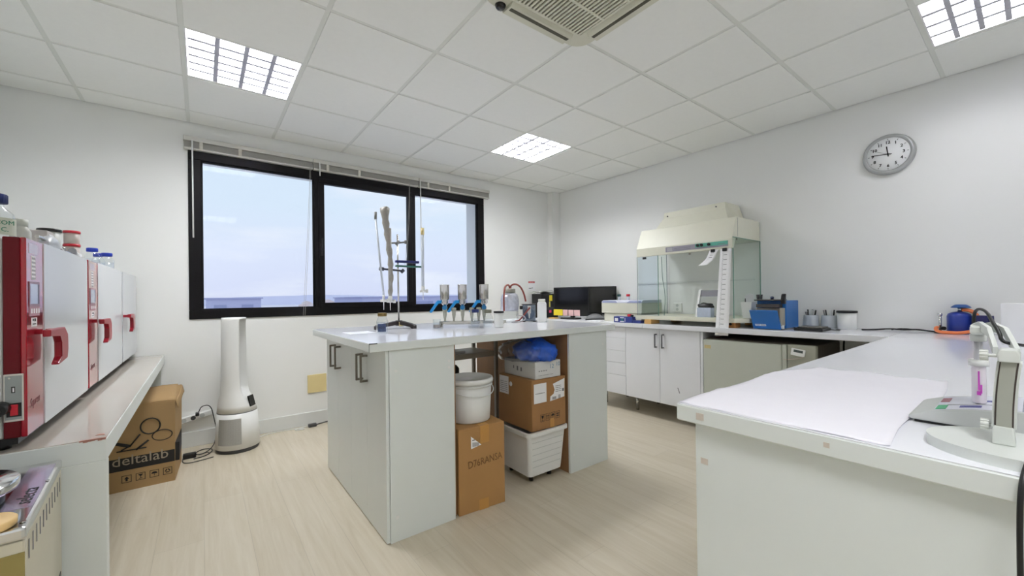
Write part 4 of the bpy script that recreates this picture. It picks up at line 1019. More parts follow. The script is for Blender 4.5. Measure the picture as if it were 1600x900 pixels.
mb = MB(); mb.box(-.08, -.055, -.03, -.005, .105, .135, .003, M=Mp); mb.box(-.062, .062, -.055, .055, .145, .15, M=Mp); obj('knob', mb, BLACK, t)
for q in (-.045, .045):
    mb = MB(); mb.box(q-.012, q+.012, -.045, .045, 0, .006, M=Mp); obj('foot', mb, BLACK, t)
mb = MB(); mb.tube([Mp @ Vector((0.005, -.078, .12)), Mp @ Vector((-.03, -.085, .08)), Mp @ Vector((-.085, -.085, .012)), Mp @ Vector((-.12, -.08, .008))], .007); obj('red_hose', mb, REDTUBE, t)
# square white bottle
t = thing('square_bottle', 'tall square white plastic bottle on the island', 'bottle', (2.255, 2.53, IT), math.radians(-37))
Mq = Matrix.Translation((2.255, 2.53, IT)) @ Matrix.Rotation(math.radians(-37), 4, 'Z')
mb = MB(); rings = []
for z, s_, rd in ((0, .034, .008), (.004, .037, .009), (.15, .037, .009), (.162, .034, .012), (.168, .028, .02)):
    rings.append([(p[0], p[1], z) for p in rrp(-s_, s_, -s_, s_, rd)])
mb.loft(rings, smooth=False, M=Mq); obj('bottle_body', mb, WHITEP, t)
mb = MB(); mb.lathe([(0, .168), (.029, .168), (.03, .171), (.03, .19), (.028, .192), (0, .192)], M=Mq); obj('cap', mb, mat('cap_offwhite', (226, 226, 216), .4), t)

# ------------------------------------------------------------------ right wall bench
RT = .92
t = thing('wall_worktop', 'long white worktop along the right wall', 'worktop', (3.75, 2.4, .877))
mb = MB(); mb.box(3.44, XR-.002, 2.381, YF-.12, .877, RT-.0015, .002); mb.box(3.44, XR-.002, .578, 2.379, .877, RT-.0015, .002); obj('worktop_core', mb, LAMCAB, t)
mb = MB(); mb.box(3.442, XR-.002, .58, YF-.12, RT-.0016, RT); obj('worktop', mb, LAMTOP, t, label='glossy white worktop surface')
mb = MB(); mb.box(3.44, 4.04, 4.09, 4.125, 0, .877); obj('side_panel', mb, LAMCAB, t)
t = thing('base_cupboard', 'white two door base cupboard under the flow hood', 'cupboard', (3.75, 2.2, 0))
mb = MB(); mb.box(3.488, 4.04, 1.815, 2.6, .168, .8768); obj('carcass', mb, LAMCAB, t)
mb = MB(); mb.box(3.472, 4.04, 1.79, 1.812, .166, .876, .001); obj('side_panel', mb, LAMCAB, t)
for a, b, hy in ((2.211, 2.6, 2.243), (1.815, 2.208, 2.168)):
    mb = MB(); mb.box(3.47, 3.487, a, b, .168, .874, .001); d = obj('door', mb, LAMCAB, t)
    mb = MB(); mb.box(3.435, 3.445, hy-.006, hy+.006, .695, .828, .0015); mb.box(3.445, 3.47, hy-.005, hy+.005, .695, .706); mb.box(3.445, 3.47, hy-.005, hy+.005, .817, .828); obj('door_handle', mb, mat('door_handle_grey', (112, 112, 116), .35, metal=.7), d)
    if a < 2:
        mb = MB(); mb.box(-.004, .004, -.026, .026, 0, .0004, M=Matrix.Translation((3.4698, 2.02, .32)) @ frame((0, 0, 0), '-x') @ Matrix.Rotation(.35, 4, 'Z')); obj('scuff_mark', mb, INKGREY, d)
for xx in (3.62, 4.0):
    for yy in (1.86, 2.57):
        mb = MB(); mb.cyl((xx, yy, 0), (xx, yy, .168), .016, seg=12); obj('leg', mb, STEEL, t)
t = thing('drawer_unit', 'white unit of five flat drawers behind the island', 'drawers', (3.75, 2.81, 0))
mb = MB(); mb.box(3.488, 4.04, 2.602, 3.02, .168, .8768); obj('carcass', mb, LAMCAB, t)
zs = [.168, .366, .496, .622, .755, .874]
for a, b in zip(zs[:-1], zs[1:]):
    mb = MB(); mb.box(3.47, 3.487, 2.603, 3.018, a+.0012, b-.0012, .001); obj('drawer', mb, LAMCAB, t)
for xx in (3.62, 4.0):
    for yy in (2.98,):
        mb = MB(); mb.cyl((xx, yy, 0), (xx, yy, .168), .016, seg=12); obj('leg', mb, STEEL, t)

# fridge
t = thing('under_bench_fridge', 'beige under bench refrigerator right of the cupboard doors', 'refrigerator', (3.75, 1.38, 0))
mb = MB(); mb.box(3.505, 4.03, .965, 1.782, .06, .82, .008, 2); obj('cabinet', mb, FRIDGEDARK, t)
mb = MB(); mb.box(3.462, 3.503, 1.18, 1.783, .062, .812, .008, 2); d = obj('door', mb, FRIDGE, t)
mb = MB(); mb.box(3.462, 3.506, 1.148, 1.178, .062, .816, .004); obj('hinge_column', mb, FRIDGE, t)
mb = MB(); mb.box(3.464, 3.506, .962, 1.146, .062, .822, .012, 3); cp = obj('control_column', mb, FRIDGE2, t)
mb = MB(); mb.box(3.4612, 3.462, 1.715, 1.77, .735, .765); obj('old_sticker', mb, mat('old_sticker_tan', (196, 178, 128), .7, var=.15, scale=60), d)
t2 = thing('digital_thermometer', 'white digital thermometer stuck to the refrigerator front', 'thermometer', (3.46, 1.073, .765))
Mt = frame((3.4638, 1.073, .767), '-x') @ Matrix.Rotation(-.14, 4, 'Z')
mb = MB(); mb.box(-.045, .045, -.026, .026, 0, .012, .004, 2, M=Mt); obj('meter_case', mb, WHITEP, t2)
mb = MB(); mb.box(-.028, .03, .0, .018, .012, .0128, M=Mt); obj('meter_display', mb, mat('lcd_dark', (84, 92, 92), .2), t2)
mb = MB(); mb.tube([(3.458, 1.03, .745), (3.456, 1.06, .725), (3.457, 1.12, .71), (3.458, 1.17, .708)], .003); obj('probe_lead', mb, mat('probe_lead_beige', (190, 178, 166), .5), t2)
single('fridge_cable', MB().tube([(4.04, .93, .86), (3.93, .92, .82), (3.92, .91, .6), (3.93, .9, .2), (3.95, .9, .01)], .006), BLACK, 'black cable hanging behind the refrigerator', 'cable', (3.95, .9, 0))

# ------------------------------------------------------------------ monitors and corner clutter
def monitor(name, p0, p1, z0, z1, label, foot):
    p0, p1 = Vector((*p0, 0)), Vector((*p1, 0)); c_ = (p0+p1)/2; d = (p1-p0); L = d.length; d.normalize(); n_ = Vector((d.y, -d.x, 0))
    if n_.dot(Vector((-1, -.5, 0))) < 0: n_ = -n_
    t = thing(name, label, 'monitor', (c_.x, c_.y, RT), 0, 'monitors in the corner')
    M = frame2((c_.x, c_.y, 0), d, (0, 0, 1)); s_ = 1 if M.to_3x3().col[2].dot(n_) > 0 else -1
    mb = MB(); mb.box(-L/2, L/2, z0, z1, -.015, .015, .004, M=M); obj('monitor_case', mb, BLACK, t)
    mb = MB(); a, b = (.015, .0158) if s_ > 0 else (-.0158, -.015); mb.box(-L/2+.014, L/2-.014, z0+.02, z1-.014, a, b, M=M); obj('screen', mb, BLACKGLOSS, t)
    bk = -s_
    mb = MB(); mb.box(-.03, .03, RT+.015, z0+.12, min(bk*.016, bk*.034), max(bk*.016, bk*.034), M=M); obj('stand_neck', mb, BLACK, t)
    mb = MB(); mb.box(-.11, .11, RT, RT+.015, -.06, .09, .006, M=M) ; obj('stand_foot', mb, foot, t)
    return t, M
t, Mo = monitor('computer_monitor', (3.60, 3.795), (3.665, 3.255), .955, 1.312, 'black monitor with sticky notes along its lower edge', BLACK)
nt = 0
for x_, w_, m_, lb in ((-.235, .075, YELLOW, None), (-.175, .052, YELLOW, None), (-.105, .085, PINK, None), (-.008, .08, PINK, None), (.085, .085, PINK, None)):
    pass
def note(x0_, x1_, z0_, z1_, m_, label, M=Mo, off=.0162):
    mb = MB(); mb.box(x0_, x1_, z0_, z1_, off, off+.0006, M=M); p = M @ Vector(((x0_+x1_)/2, (z0_+z1_)/2, off))
    return single('sticky_note', mb, m_, label, 'sticky note', tuple(p), 'sticky notes on the computer equipment')
s_ = 1 if Mo.to_3x3().col[2].x < 0 else -1
OFFN = .0162 if s_ > 0 else -.0168
def nx(k): return k
note(-.272, -.125, .958, 1.035, YELLOW, 'yellow sticky note at the left of the monitor bottom edge', off=OFFN)
note(-.12, -.045, .956, 1.032, PINK, 'pink sticky note next to the yellow one on the monitor', off=OFFN)
note(-.035, .045, .956, 1.03, PINK, 'middle pink sticky note on the monitor', off=OFFN)
note(.053, .14, .956, 1.03, PINK, 'rightmost pink sticky note on the monitor', off=OFFN)
monitor('computer_monitor', (3.73, 3.42), (4.015, 3.135), .97, 1.316, 'black monitor set behind, right of the sticky notes', BLACK)
t = thing('telephone', 'grey curved desk device in front of the rear monitor', 'desk device', (3.75, 3.17, RT), .8)
Mg = Matrix.Translation((3.66, 3.16, RT)) @ Matrix.Rotation(math.radians(-40), 4, 'Z')
mb = MB(); rings = []
for k in range(9):
    q = k/8; x = -.12+.24*q; h_ = .012+.06*math.sin(PI*min(1, q*1.05))**.6
    rings.append([(x, -.06, 0), (x, .06, 0), (x, .05, h_*.8), (x, 0, h_), (x, -.05, h_*.6)])
mb.loft(rings, M=Mg); obj('device_shell', mb, MIDGREY, t)
mb = MB(); mb.box(-.13, .13, -.075, -.061, 0, .012, .003, M=Mg); obj('device_base', mb, BLACK, t)
# printer-like black box with papers, binder
t = thing('black_printer', 'black printer in the corner under the wall calendar', 'printer', (3.64, 4.03, RT))
mb = MB(); mb.box(3.50, 3.80, 3.93, 4.13, RT, 1.235, .006); pb = obj('printer_body', mb, BLACK, t)
mb = MB(); mb.box(3.53, 3.77, 3.927, 3.931, 1.02, 1.06); obj('paper_slot', mb, DARKGREY, pb)
mb = MB(); mb.sheet(lambda u_, v_: Vector((3.485+.33*u_, 3.94+.2*v_, 1.254+.012*math.sin(u_*8)+.01*math.sin(v_*6+u_*3)+.014*u_)), 10, 6, .01)
single('paper_pile', mb, mat('grey_papers', (190, 190, 186), .7, var=.1), 'loose grey papers piled on the black printer', 'paper', (3.65, 4.03, 1.2352))
Mn = frame((3.4985, 0, 0), '-x')
note(-3.985, -3.935, 1.125, 1.205, YELLOW, 'yellow green sticky note on the printer side, upper one', M=Matrix.Translation((.125, -.006, 0)) @ frame((3.4985+.0, 3.93, 0), '-y') @ Matrix.Translation((4.0, 0, 0)), off=.0005) if False else None
Mn = frame((0, 3.93, 0), '-y')
note(3.635, 3.69, 1.14, 1.215, YELLOW, 'yellow sticky note on the black printer beside the white bottle', M=Mn, off=.0005)
note(3.63, 3.655, 1.06, 1.135, mat('faded_yellow_note', (220, 210, 110), .7), 'faded narrow yellow note below the yellow note on the printer', M=Mn, off=.0005)
note(3.63, 3.672, .985, 1.055, HOTPINK, 'hot pink sticky note low on the black printer', M=Mn, off=.0005)
mb = MB(); mb.box(3.50, 3.58, 3.70, 3.80, RT, RT+.012, .002); single('wood_block', mb, WOOD, 'small flat tan block on the bench before the printer', 'block', (3.54, 3.75, RT))
single('desk_papers', MB().box(3.47, 3.68, 3.0, 3.13, RT, RT+.003, M=None), PAPER, 'white sheets on the bench left of the beige device', 'paper', (3.55, 3.06, RT))
# calendar on wall
t = thing('wall_calendar', 'small white wall card with a red header', 'calendar', (3.605, YF, 1.36))
M = frame((3.605, YF, 0), '-y')
decal('card', M, .125, .125, PAPER, t, y=1.355); decal('red_header', Matrix.Translation((0, -.0006, 0)) @ M, .115, .024, REDCAP, t, y=1.4)
obj('header_marks', lines_mb(Matrix.Translation((0, -.0012, 0)) @ M, [(-.045+.016*k, -.035+.016*k, 1.394, 1.406) for k in range(6)]), PINK, t)
obj('printed_marks', lines_mb(Matrix.Translation((0, -.0006, 0)) @ M, [(-.05, -.005, 1.31, 1.32), (.0, .02, 1.315, 1.325)]), INKGREY, t)
# beige lab device
AX, AY = 3.60, 2.492
t = thing('beige_analyser', 'beige bench analyser with lilac lid left of the flow hood', 'laboratory device', (AX+.18, AY+.26, RT))
mb = MB(); mb.box(AX+.016, AX+.34, AY+.018, AY+.505, RT, 1.005, .004); obj('lower_case', mb, IVORY, t)
mb = MB(); mb.box(AX, AX+.37, AY, AY+.53, 1.008, 1.119, .006, 2); obj('upper_case', mb, IVORY, t)
mb = MB(); mb.prism([(AX+.002, 1.1195), (AX+.36, 1.1195), (AX+.36, 1.15), (AX+.03, 1.148), (AX+.005, 1.134)], AY+.002, AY+.528, 'y'); obj('lid', mb, mat('lid_white_lilac', (218, 220, 234), .35), t)
mb = MB(); mb.prism([(AY+.515, 1.12), (AY+.31, 1.12), (AY+.33, 1.143), (AY+.515, 1.143)], AX-.001, AX+.0035, 'x'); mb.prism([(AY+.01, 1.12), (AY+.19, 1.12), (AY+.15, 1.142), (AY+.01, 1.143)], AX-.001, AX+.0035, 'x'); obj('lilac_inlay', mb, mat('lilac_grey', (160, 166, 200), .4), t)
for yy, m_, lb in ((AY+.46, mat('dark_teal_cap', (24, 62, 62), .4), 'vial with dark teal cap standing on the beige analyser'), (AY+.335, REDCAP, 'vial with red cap standing on the beige analyser')):
    tv = thing('cap_vial', lb, 'vial', (AX+.23, yy, 1.1502), 0, 'capped vials on the analyser')
    mb = MB(); mb.lathe([(0, 0), (.016, 0), (.016, .035), (.01, .042), (0, .042)]); obj('vial_glass', mb, mat('vial_glass', (216, 222, 230), .1), tv, local=True)
    mb = MB(); mb.lathe([(0, .04), (.021, .04), (.021, .066), (0, .066)]); obj('cap', mb, m_, tv, local=True)
# blue test kit boxes
t = thing('blue_kit_box', 'dark blue kit box with white print in front of the analyser', 'box', (3.48, 2.62, RT))
mb = MB(); mb.box(3.447, 3.512, 2.50, 2.73, RT, RT+.062, .002); b = obj('carton', mb, BLUEBOX, t)
M = frame((3.447, 0, 0), '-x'); obj('printed_marks', lines_mb(M, [(-2.715, -2.675, RT+.012, RT+.045), (-2.65, -2.6, RT+.008, RT+.016), (-2.65, -2.6, RT+.046, RT+.054), (-2.59, -2.585, RT+.01, RT+.05)]), PAPER, b)
mb = MB(); mb.box(3.4462, 3.447, 2.61, 2.64, RT+.018, RT+.044); obj('teal_mark', mb, mat('teal_mark', (40, 110, 120), .5), b)
single('blue_kit_box', MB().box(3.45, 3.51, 2.405, 2.497, RT, RT+.028, .002), BLUEBOX, 'flat dark blue box beside the wooden block', 'box', (3.48, 2.45, RT))
t = thing('red_clip', 'red and black small clip resting on the blue kit box', 'clip', (3.48, 2.545, RT+.0625))
mb = MB(); mb.box(3.465, 3.495, 2.535, 2.575, RT+.0625, RT+.088, .006, 2); obj('clip_red', mb, REDCAP, t)
mb = MB(); mb.box(3.468, 3.492, 2.512, 2.534, RT+.0625, RT+.083, .005, 2); obj('clip_black', mb, BLACK, t)

# ------------------------------------------------------------------ flow hood
HY0, HY1, HX = 1.545, 2.475, 3.50
t = thing('flow_hood', 'cream laminar flow hood with glass sides on the right bench', 'flow hood', (3.78, 2.0, RT))
mb = MB(); mb.prism([(3.478, HY1+.01), (3.478, HY0-.02), (3.56, HY0-.105), (4.04, HY0-.105), (4.04, HY1+.01)], .962, .998, 'z', bev=.003); obj('base_board', mb, CREAM, t)
mb = MB(); mb.prism([(3.50, 1.585), (3.498, 1.665), (3.585, 1.855), (3.60, 1.86), (4.05, 1.86), (4.05, 1.68), (3.56, 1.68), (3.53, 1.585)], HY0, HY1, 'y', bev=.003); hb = obj('canopy', mb, CREAM, t)
mb = MB(); mb.prism([(3.70, 1.861), (3.77, 1.985), (3.77, 2.04), (4.05, 2.04), (4.05, 1.861)], HY0+.12, HY1-.08, 'y', bev=.003)
# narrow upper part tapers towards the top
for v in mb.bm.verts:
    if v.co.z > 1.95: v.co.y += (2.0-v.co.y)*.16*min(1, (v.co.z-1.86)/.13)
obj('filter_housing', mb, CREAM, t)
mb = MB()
for xx, yy, zz in ((3.769, 2.29, 2.0), (3.769, 1.80, 2.01)): mb.cyl((xx, yy, zz), (xx-.004, yy, zz), .007, seg=8)
obj('bolt', mb, DARKGREY, t)
mb = MB(); mb.box(3.4965, 3.4985, 1.575, 2.15, 1.605, 1.652); cp = obj('control_panel', mb, PURPLEGREY, hb)
mb = MB(); mb.box(3.4955, 3.4967, 1.578, 1.86, 1.62, 1.652); obj('teal_field', mb, TEAL, cp)
mb = MB(); mb.box(3.4955, 3.4967, 2.08, 2.135, 1.61, 1.645); obj('meter_window', mb, mat('meter_grey', (176, 176, 180), .3), cp)
for k, yy in enumerate((1.835, 1.80, 1.735)):
    mb = MB(); mb.cyl((3.4955, yy, 1.636), (3.484, yy, 1.636), .0125, seg=16); obj('control_knob', mb, BLACK, cp)
text('lettering', 'HOOD', .0, frame((3.495, 1.63, 1.64), '-x'), INKGREY, cp) if False else None
obj('printed_marks', lines_mb(frame((3.4955, 0, 0), '-x'), [(-1.66, -1.6, 1.628, 1.633), (-2.06, -1.9, 1.616, 1.619), (-2.06, -1.9, 1.63, 1.633)]), INKGREY, cp)
mb = MB(); mb.box(3.4995, 3.5003, HY0+.004, HY0+.006, 1.59, 1.85) if False else mb.box(3.61, 4.04, HY0-.0008, HY0, 1.70, 1.845); obj('side_panel', mb, CREAM, hb)
mb = MB(); mb.box(3.605, 3.607, HY0-.001, HY0, 1.69, 1.85); obj('panel_gap', mb, INKGREY, hb)
mb = MB(); mb.box(3.505, 4.04, HY0-.008, HY0-.002, .9985, 1.679); sg = obj('glass_side', mb, GREENGLASS, t)
mb = MB(); mb.box(3.505, 4.04, HY0-.0086, HY0-.0014, 1.676, 1.6798); mb.box(4.036, 4.044, HY0-.0086, HY0-.0014, .9985, 1.68); mb.box(3.502, 3.506, HY0-.0086, HY0-.0014, .9985, 1.585); obj('glass_edge', mb, GLASSEDGE, sg)
mb = MB(); mb.box(3.56, 4.045, HY0+.01, HY0+.016, 1.672, 1.679) if False else mb.box(3.57, 4.04, HY0+.004, HY0+.2, 1.672, 1.6795); obj('glass_shelf', mb, GREENGLASS, t)
mb = MB(); mb.box(3.505, 4.04, HY1-.006, HY1, .9985, 1.679); sg = obj('glass_side', mb, GREENGLASS, t)
mb = MB(); mb.box(3.502, 3.506, HY1-.006, HY1, .9985, 1.585); mb.box(4.036, 4.042, HY1-.006, HY1, .9985, 1.68); obj('glass_edge', mb, mat('clear_glass_edge', (150, 160, 162), .2), sg)
mb = MB(); mb.box(3.512, 3.517, 2.245, HY1-.008, .9985, 1.60); fg = obj('glass_front', mb, glass_mat('pale_front_glass', (246, 248, 253), .02, 1.), t)
mb = MB(); mb.box(3.51, 3.519, 2.243, 2.2455, .9985, 1.60); obj('glass_edge', mb, GLASSEDGE, fg)
mb = MB(); mb.cyl((3.516, 2.4, 1.565), (3.508, 2.4, 1.565), .0, seg=6) if False else mb.box(3.503, 3.512, 2.37, 2.41, 1.558, 1.58, .002); obj('glass_catch', mb, BLACK, fg)
mb = MB(); mb.cyl((3.53, 1.93, 1.583), (3.53, 1.93, 1.565), .008, seg=10); mb.cyl((3.62, 1.56, 1.679), (3.62, 1.56, 1.66), .006, seg=8); obj('hook', mb, STEEL, t)
mb = MB(); mb.tube([(3.6, 2.26, 1.58), (3.605, 2.255, 1.35), (3.60, 2.22, 1.2), (3.605, 2.24, 1.0)], .003); obj('hanging_cable', mb, mat('cable_green_grey', (110, 140, 130), .5), t)
for yy, lb in ((2.335, 'pale wooden block under the left end of the flow hood'), (1.555, 'small wooden block with black stopper under the right end of the flow hood')):
    if yy > 2: single('wooden_block', MB().box(3.455, 3.60, yy-.045, yy+.03, RT, .9618, .002), WOOD, lb, 'block', (3.52, yy, RT), 'blocks under the hood')
    else:
        tt = thing('wooden_block', lb, 'block', (3.54, yy, RT), 0, 'blocks under the hood')
        mb = MB(); mb.box(3.50, 3.60, yy-.025, yy+.045, RT, .9618, .002); obj('block', mb, mat('brown_wood', (172, 118, 62), .6, var=.15), tt)
        mb = MB(); mb.cyl((3.4985, yy+.01, RT+.03), (3.492, yy+.01, RT+.03), .011, seg=12); obj('stopper', mb, BLACK, tt)
for yy in (2.33, 1.6): single('wooden_block', MB().box(3.92, 4.03, yy-.03, yy+.03, RT, .9618, .002), WOOD, 'rear wooden block under the %s end of the flow hood' % ('left' if yy > 2 else 'right'), 'block', (3.97, yy, RT), 'blocks under the hood')
# hanging papers with clips
def strip_paper(ya, yb, z0_, z1_, curl, label, shift=0.):
    t = thing('paper_strip', label, 'paper', (3.49, (ya+yb)/2, z1_), 0, 'paper strips clipped to the hood')
    def fn(u_, v_):
        z = z1_+(z0_-z1_)*v_; x = 3.494-.004-.032*v_-curl*max(0, v_-.62)**1.5
        y = ya+(yb-ya)*u_ + shift*v_+ (.02*(u_-.5)*v_ if curl < .05 else 0) + (.05*(v_-.5) if v_ > .5 and curl > .05 else 0)
        return Vector((x, y, z))
    mb = MB(); mb.sheet(fn, 4, 24, .0008); p = obj('paper', mb, PAPER, t)
    n = 16 if z1_-z0_ > .4 else 5; mk = MB()
    for k in range(n):
        v_ = (k+1.2)/(n+1.5)
        if curl > .05 and v_ > .6: break
        q = fn(.5, v_); mk.box(q.x-.0016, q.x-.0010, q.y-.012, q.y+.016, q.z-.002, q.z+.002); mk.box(q.x-.0016, q.x-.0010, q.y+.02, q.y+.0215, q.z-.018, q.z+.018) if n > 10 else None
    obj('printed_marks', mk, INKGREY, p)
    yc = (ya+yb)/2+(.008); mb = MB(); mb.box(3.476, 3.4893, yc-.018, yc+.018, z1_-.02, z1_+.006, .003); obj('binder_clip', mb, BLACK, t)
strip_paper(1.545, 1.635, .855, 1.583, .015, 'long narrow printed paper strip hanging from the flow hood', shift=.03)
strip_paper(1.652, 1.725, 1.45, 1.583, .16, 'short curled paper hanging left of the long strip', shift=.045)
# inside the hood
t = thing('wall_socket', 'white double wall socket behind the flow hood', 'wall socket', (XR, 2.355, 1.06))
mb = MB(); mb.box(XR-.022, XR-.0005, 2.312, 2.405, 1.015, 1.115, .005, 2); obj('socket_plate', mb, WHITEP, t)
for zz in (1.045, 1.087):
    mb = MB(); mb.cyl((XR-.0222, 2.358, zz), (XR-.0235, 2.358, zz), .016, seg=16); obj('socket', mb, LGREY, t)
HS = .9985
t = thing('sample_heater', 'white framed device with grey bar inside the flow hood', 'laboratory device', (3.74, 1.86, HS))
mb = MB(); mb.prism([(3.60, HS), (3.625, HS), (3.70, 1.245), (3.675, 1.245)], 1.905, 1.925, 'y'); mb.prism([(3.60, HS), (3.625, HS), (3.70, 1.245), (3.675, 1.245)], 1.70, 1.72, 'y'); obj('side_frame', mb, WHITEP, t)
mb = MB(); mb.prism([(3.664, 1.182), (3.682, 1.182), (3.7, 1.24), (3.68, 1.24)], 1.72, 1.905, 'y'); obj('grey_bar', mb, mat('bar_grey', (130, 130, 138), .4), t)
mb = MB(); mb.box(3.63, 3.78, 1.72, 1.905, HS, HS+.01); obj('base_plate', mb, LGREY, t)
t = thing('tissue_box', 'foil covered box with black gloves on top inside the hood', 'box', (3.56, 1.805, HS))
mb = MB(); mb.box(3.53, 3.597, 1.745, 1.87, HS, HS+.085, .003); obj('box_body', mb, mat('silvery_box', (196, 206, 224), .3, metal=.3, var=.15, scale=40), t)
mb = MB(); blob(mb, (3.564, 1.805, HS+.0852), .03, .068, .03, 2.2, .3, 3); obj('black_gloves', mb, BLACK, t)
t = thing('open_container', 'white open container of white scoops beside the hood right glass', 'container', (3.66, 1.492, HS))
mb = MB(); mb.loft([[(3.625, 1.462, HS), (3.70, 1.462, HS), (3.70, 1.522, HS), (3.625, 1.522, HS)], [(3.615, 1.447, HS+.135), (3.71, 1.447, HS+.135), (3.71, 1.533, HS+.135), (3.615, 1.533, HS+.135)], [(3.62, 1.452, HS+.135), (3.705, 1.452, HS+.135), (3.705, 1.528, HS+.135), (3.62, 1.528, HS+.135)], [(3.63, 1.467, HS+.01), (3.695, 1.467, HS+.01), (3.695, 1.517, HS+.01), (3.63, 1.517, HS+.01)]], smooth=False); obj('tub', mb, WHITEP, t)
mb = MB(); mb.prism([(1.462, HS+.02), (1.515, HS+.02), (1.525, HS+.19), (1.50, HS+.205), (1.455, HS+.2)], 3.68, 3.686, 'x', bev=.001); obj('scoop', mb, mat('scoop_white', (214, 216, 218), .5), t)
mb = MB(); mb.box(3.645, 3.651, 1.505, 1.512, HS+.02, HS+.165); obj('pen', mb, DARKGREY, t)
t = thing('marker_cup', 'pale cup of dark pens behind the white scoop container', 'pen cup', (3.89, 1.49, HS))
mb = MB(); mb.lathe([(0, 0), (.03, 0), (.036, .13), (0, .13)]); obj('cup', mb, LGREY, t, local=True)
for k in range(5):
    mb = MB(); mb.cyl((-.016+.008*k, .01*(-1)**k, .13), (-.024+.013*k, .014*(-1)**k, .195), .005, seg=8); obj('pen', mb, DARKGREY, t, local=True)

# ------------------------------------------------------------------ blue shaker device
t = thing('stomacher', 'blue metal paddle blender with open front door on the bench', 'laboratory device', (3.72, 1.29, RT))
mb = MB(); mb.box(3.60, 3.865, 1.193, 1.40, RT+.008, 1.145, .004); obj('casing', mb, BLUEM, t)
mb = MB(); mb.box(3.535, 3.5995, 1.215, 1.385, RT+.008, 1.085, .003); obj('chamber', mb, mat('chamber_steel', (120, 112, 102), .35, metal=.5), t)
mb = MB(); mb.box(3.53, 3.60, 1.20, 1.2145, RT+.03, 1.088, .002); obj('chamber_wall', mb, mat('chamber_beige', (168, 162, 146), .4), t)
mb = MB(); mb.box(3.535, 3.66, 1.205, 1.398, 1.1455, 1.155, .003); mb.box(3.535, 3.598, 1.216, 1.384, 1.09, 1.118, .003); obj('dark_lid', mb, mat('lid_dark', (70, 66, 64), .35), t)
Mf = Matrix.Translation((3.533, 1.3, RT+.008)) @ Matrix.Rotation(math.radians(-28), 4, 'Y')
mb = MB(); mb.box(-.012, 0, -.098, .098, 0, .165, .002, M=Mf); d = obj('front_door', mb, BLUEM, t)
mb = MB(); mb.box(-.0128, -.012, -.0, .078, .028, .045, M=Mf); l = obj('white_label', mb, PAPER, d)
text('lettering', 'TDI', .019, Mf @ frame2((-.0132, .074, .037), (0, -1, 0), (0, 0, 1)), BLUEM, l)
mb = MB(); mb.box(-.0134, -.0128, .003, .036, .033, .04, M=Mf); obj('printed_marks', mb, FAINT, l)
mb = MB(); mb.prism([(3.545, 1.12), (3.545, 1.155), (3.56, 1.19), (3.575, 1.2), (3.59, 1.196), (3.575, 1.175), (3.585, 1.12)], 1.185, 1.212, 'y', bev=.004); obj('lever_handle', mb, BLACK, t)
mb = MB(); mb.box(3.535, 3.56, 1.192, 1.2135, RT+.008, RT+.035, .002); obj('white_block', mb, WHITEP, t)
mb = MB(); mb.lathe([(0, 1.155), (.012, 1.155), (.014, 1.175), (0, 1.18)], (3.63, 1.3, 0)); obj('knob', mb, mat('knob_dark_blue', (40, 52, 88), .4), t)
for yy in (1.22, 1.37):
    for xx in (3.56, 3.84): mb = MB(); mb.cyl((xx, yy, RT), (xx, yy, RT+.008), .012, seg=12); obj('foot', mb, BLACK, t)

# black scale
t = thing('bench_scale', 'flat black bench scale in front of the two grey pen cups', 'scale', (3.63, 1.03, RT))
mb = MB(); mb.box(3.535, 3.735, .945, 1.125, RT, RT+.022, .006, 2); obj('scale_body', mb, BLACK, t)
mb = MB(); mb.box(3.555, 3.735, .96, 1.11, RT+.022, RT+.03, .004); obj('scale_tray', mb, mat('scale_tray_grey', (96, 92, 88), .3, metal=.3, var=.2, scale=40), t)
mb = MB(); mb.tube([(3.7, .946, RT+.01), (3.71, .92, RT+.006), (3.73, .89, RT+.005), (3.78, .9, RT+.004), (3.8, .93, RT+.004)], .003); obj('lead', mb, BLACK, t)
# pen cups
GREYCUP = mat('grey_white_cup', (188, 194, 198), .45, var=.03)
def pencup(loc, label, n):
    t = thing('pen_cup', label, 'pen cup', loc, 0, 'grey pen cups on the right bench')
    mb = MB(); mb.lathe([(0, 0), (.056, 0), (.058, .004), (.05, .098), (.048, .102), (.044, .1), (.046, .02), (0, .02)]); obj('cup', mb, GREYCUP, t, local=True)
    rg = random.Random(n)
    for k in range(7):
        a = 2*PI*k/7; m_ = [DARKGREY, INK, MIDGREY, DARKGREY, LGREY, INK, DARKGREY][k]
        mb = MB(); mb.cyl((.018*math.cos(a), .018*math.sin(a), .022), (.036*math.cos(a), .036*math.sin(a), .125+rg.uniform(0, .022)), .005, seg=8); obj('pen', mb, m_, t, local=True)
    return t
pencup((3.985, 1.142, RT), 'grey cup of pens nearer to the blue device', 2)
pencup((3.985, 1.02, RT), 'grey cup of pens nearer to the white canister', 5)
jar('white_canister', 'white canister with flat black lid against the right wall', (3.95, .90, RT), .06, .142, BLACK, WHITEP, .016, cat='canister')
single('bench_cable', MB().tube([(3.90, .80, RT+.004), (3.99, .74, RT+.004), (4.01, .66, RT+.014), (4.03, .60, RT+.006), (4.02, .52, RT+.016), (4.03, .46, RT+.005), (4.01, .40, RT+.005), (4.0, .36, RT+.005)], .005).tube([(4.03, .66, RT+.004), (4.03, .6, RT+.02), (4.04, .5, RT+.006), (4.03, .42, RT+.004)], .003), BLACK, 'black cable lying along the back of the right bench', 'cable', (4.0, .6, RT))

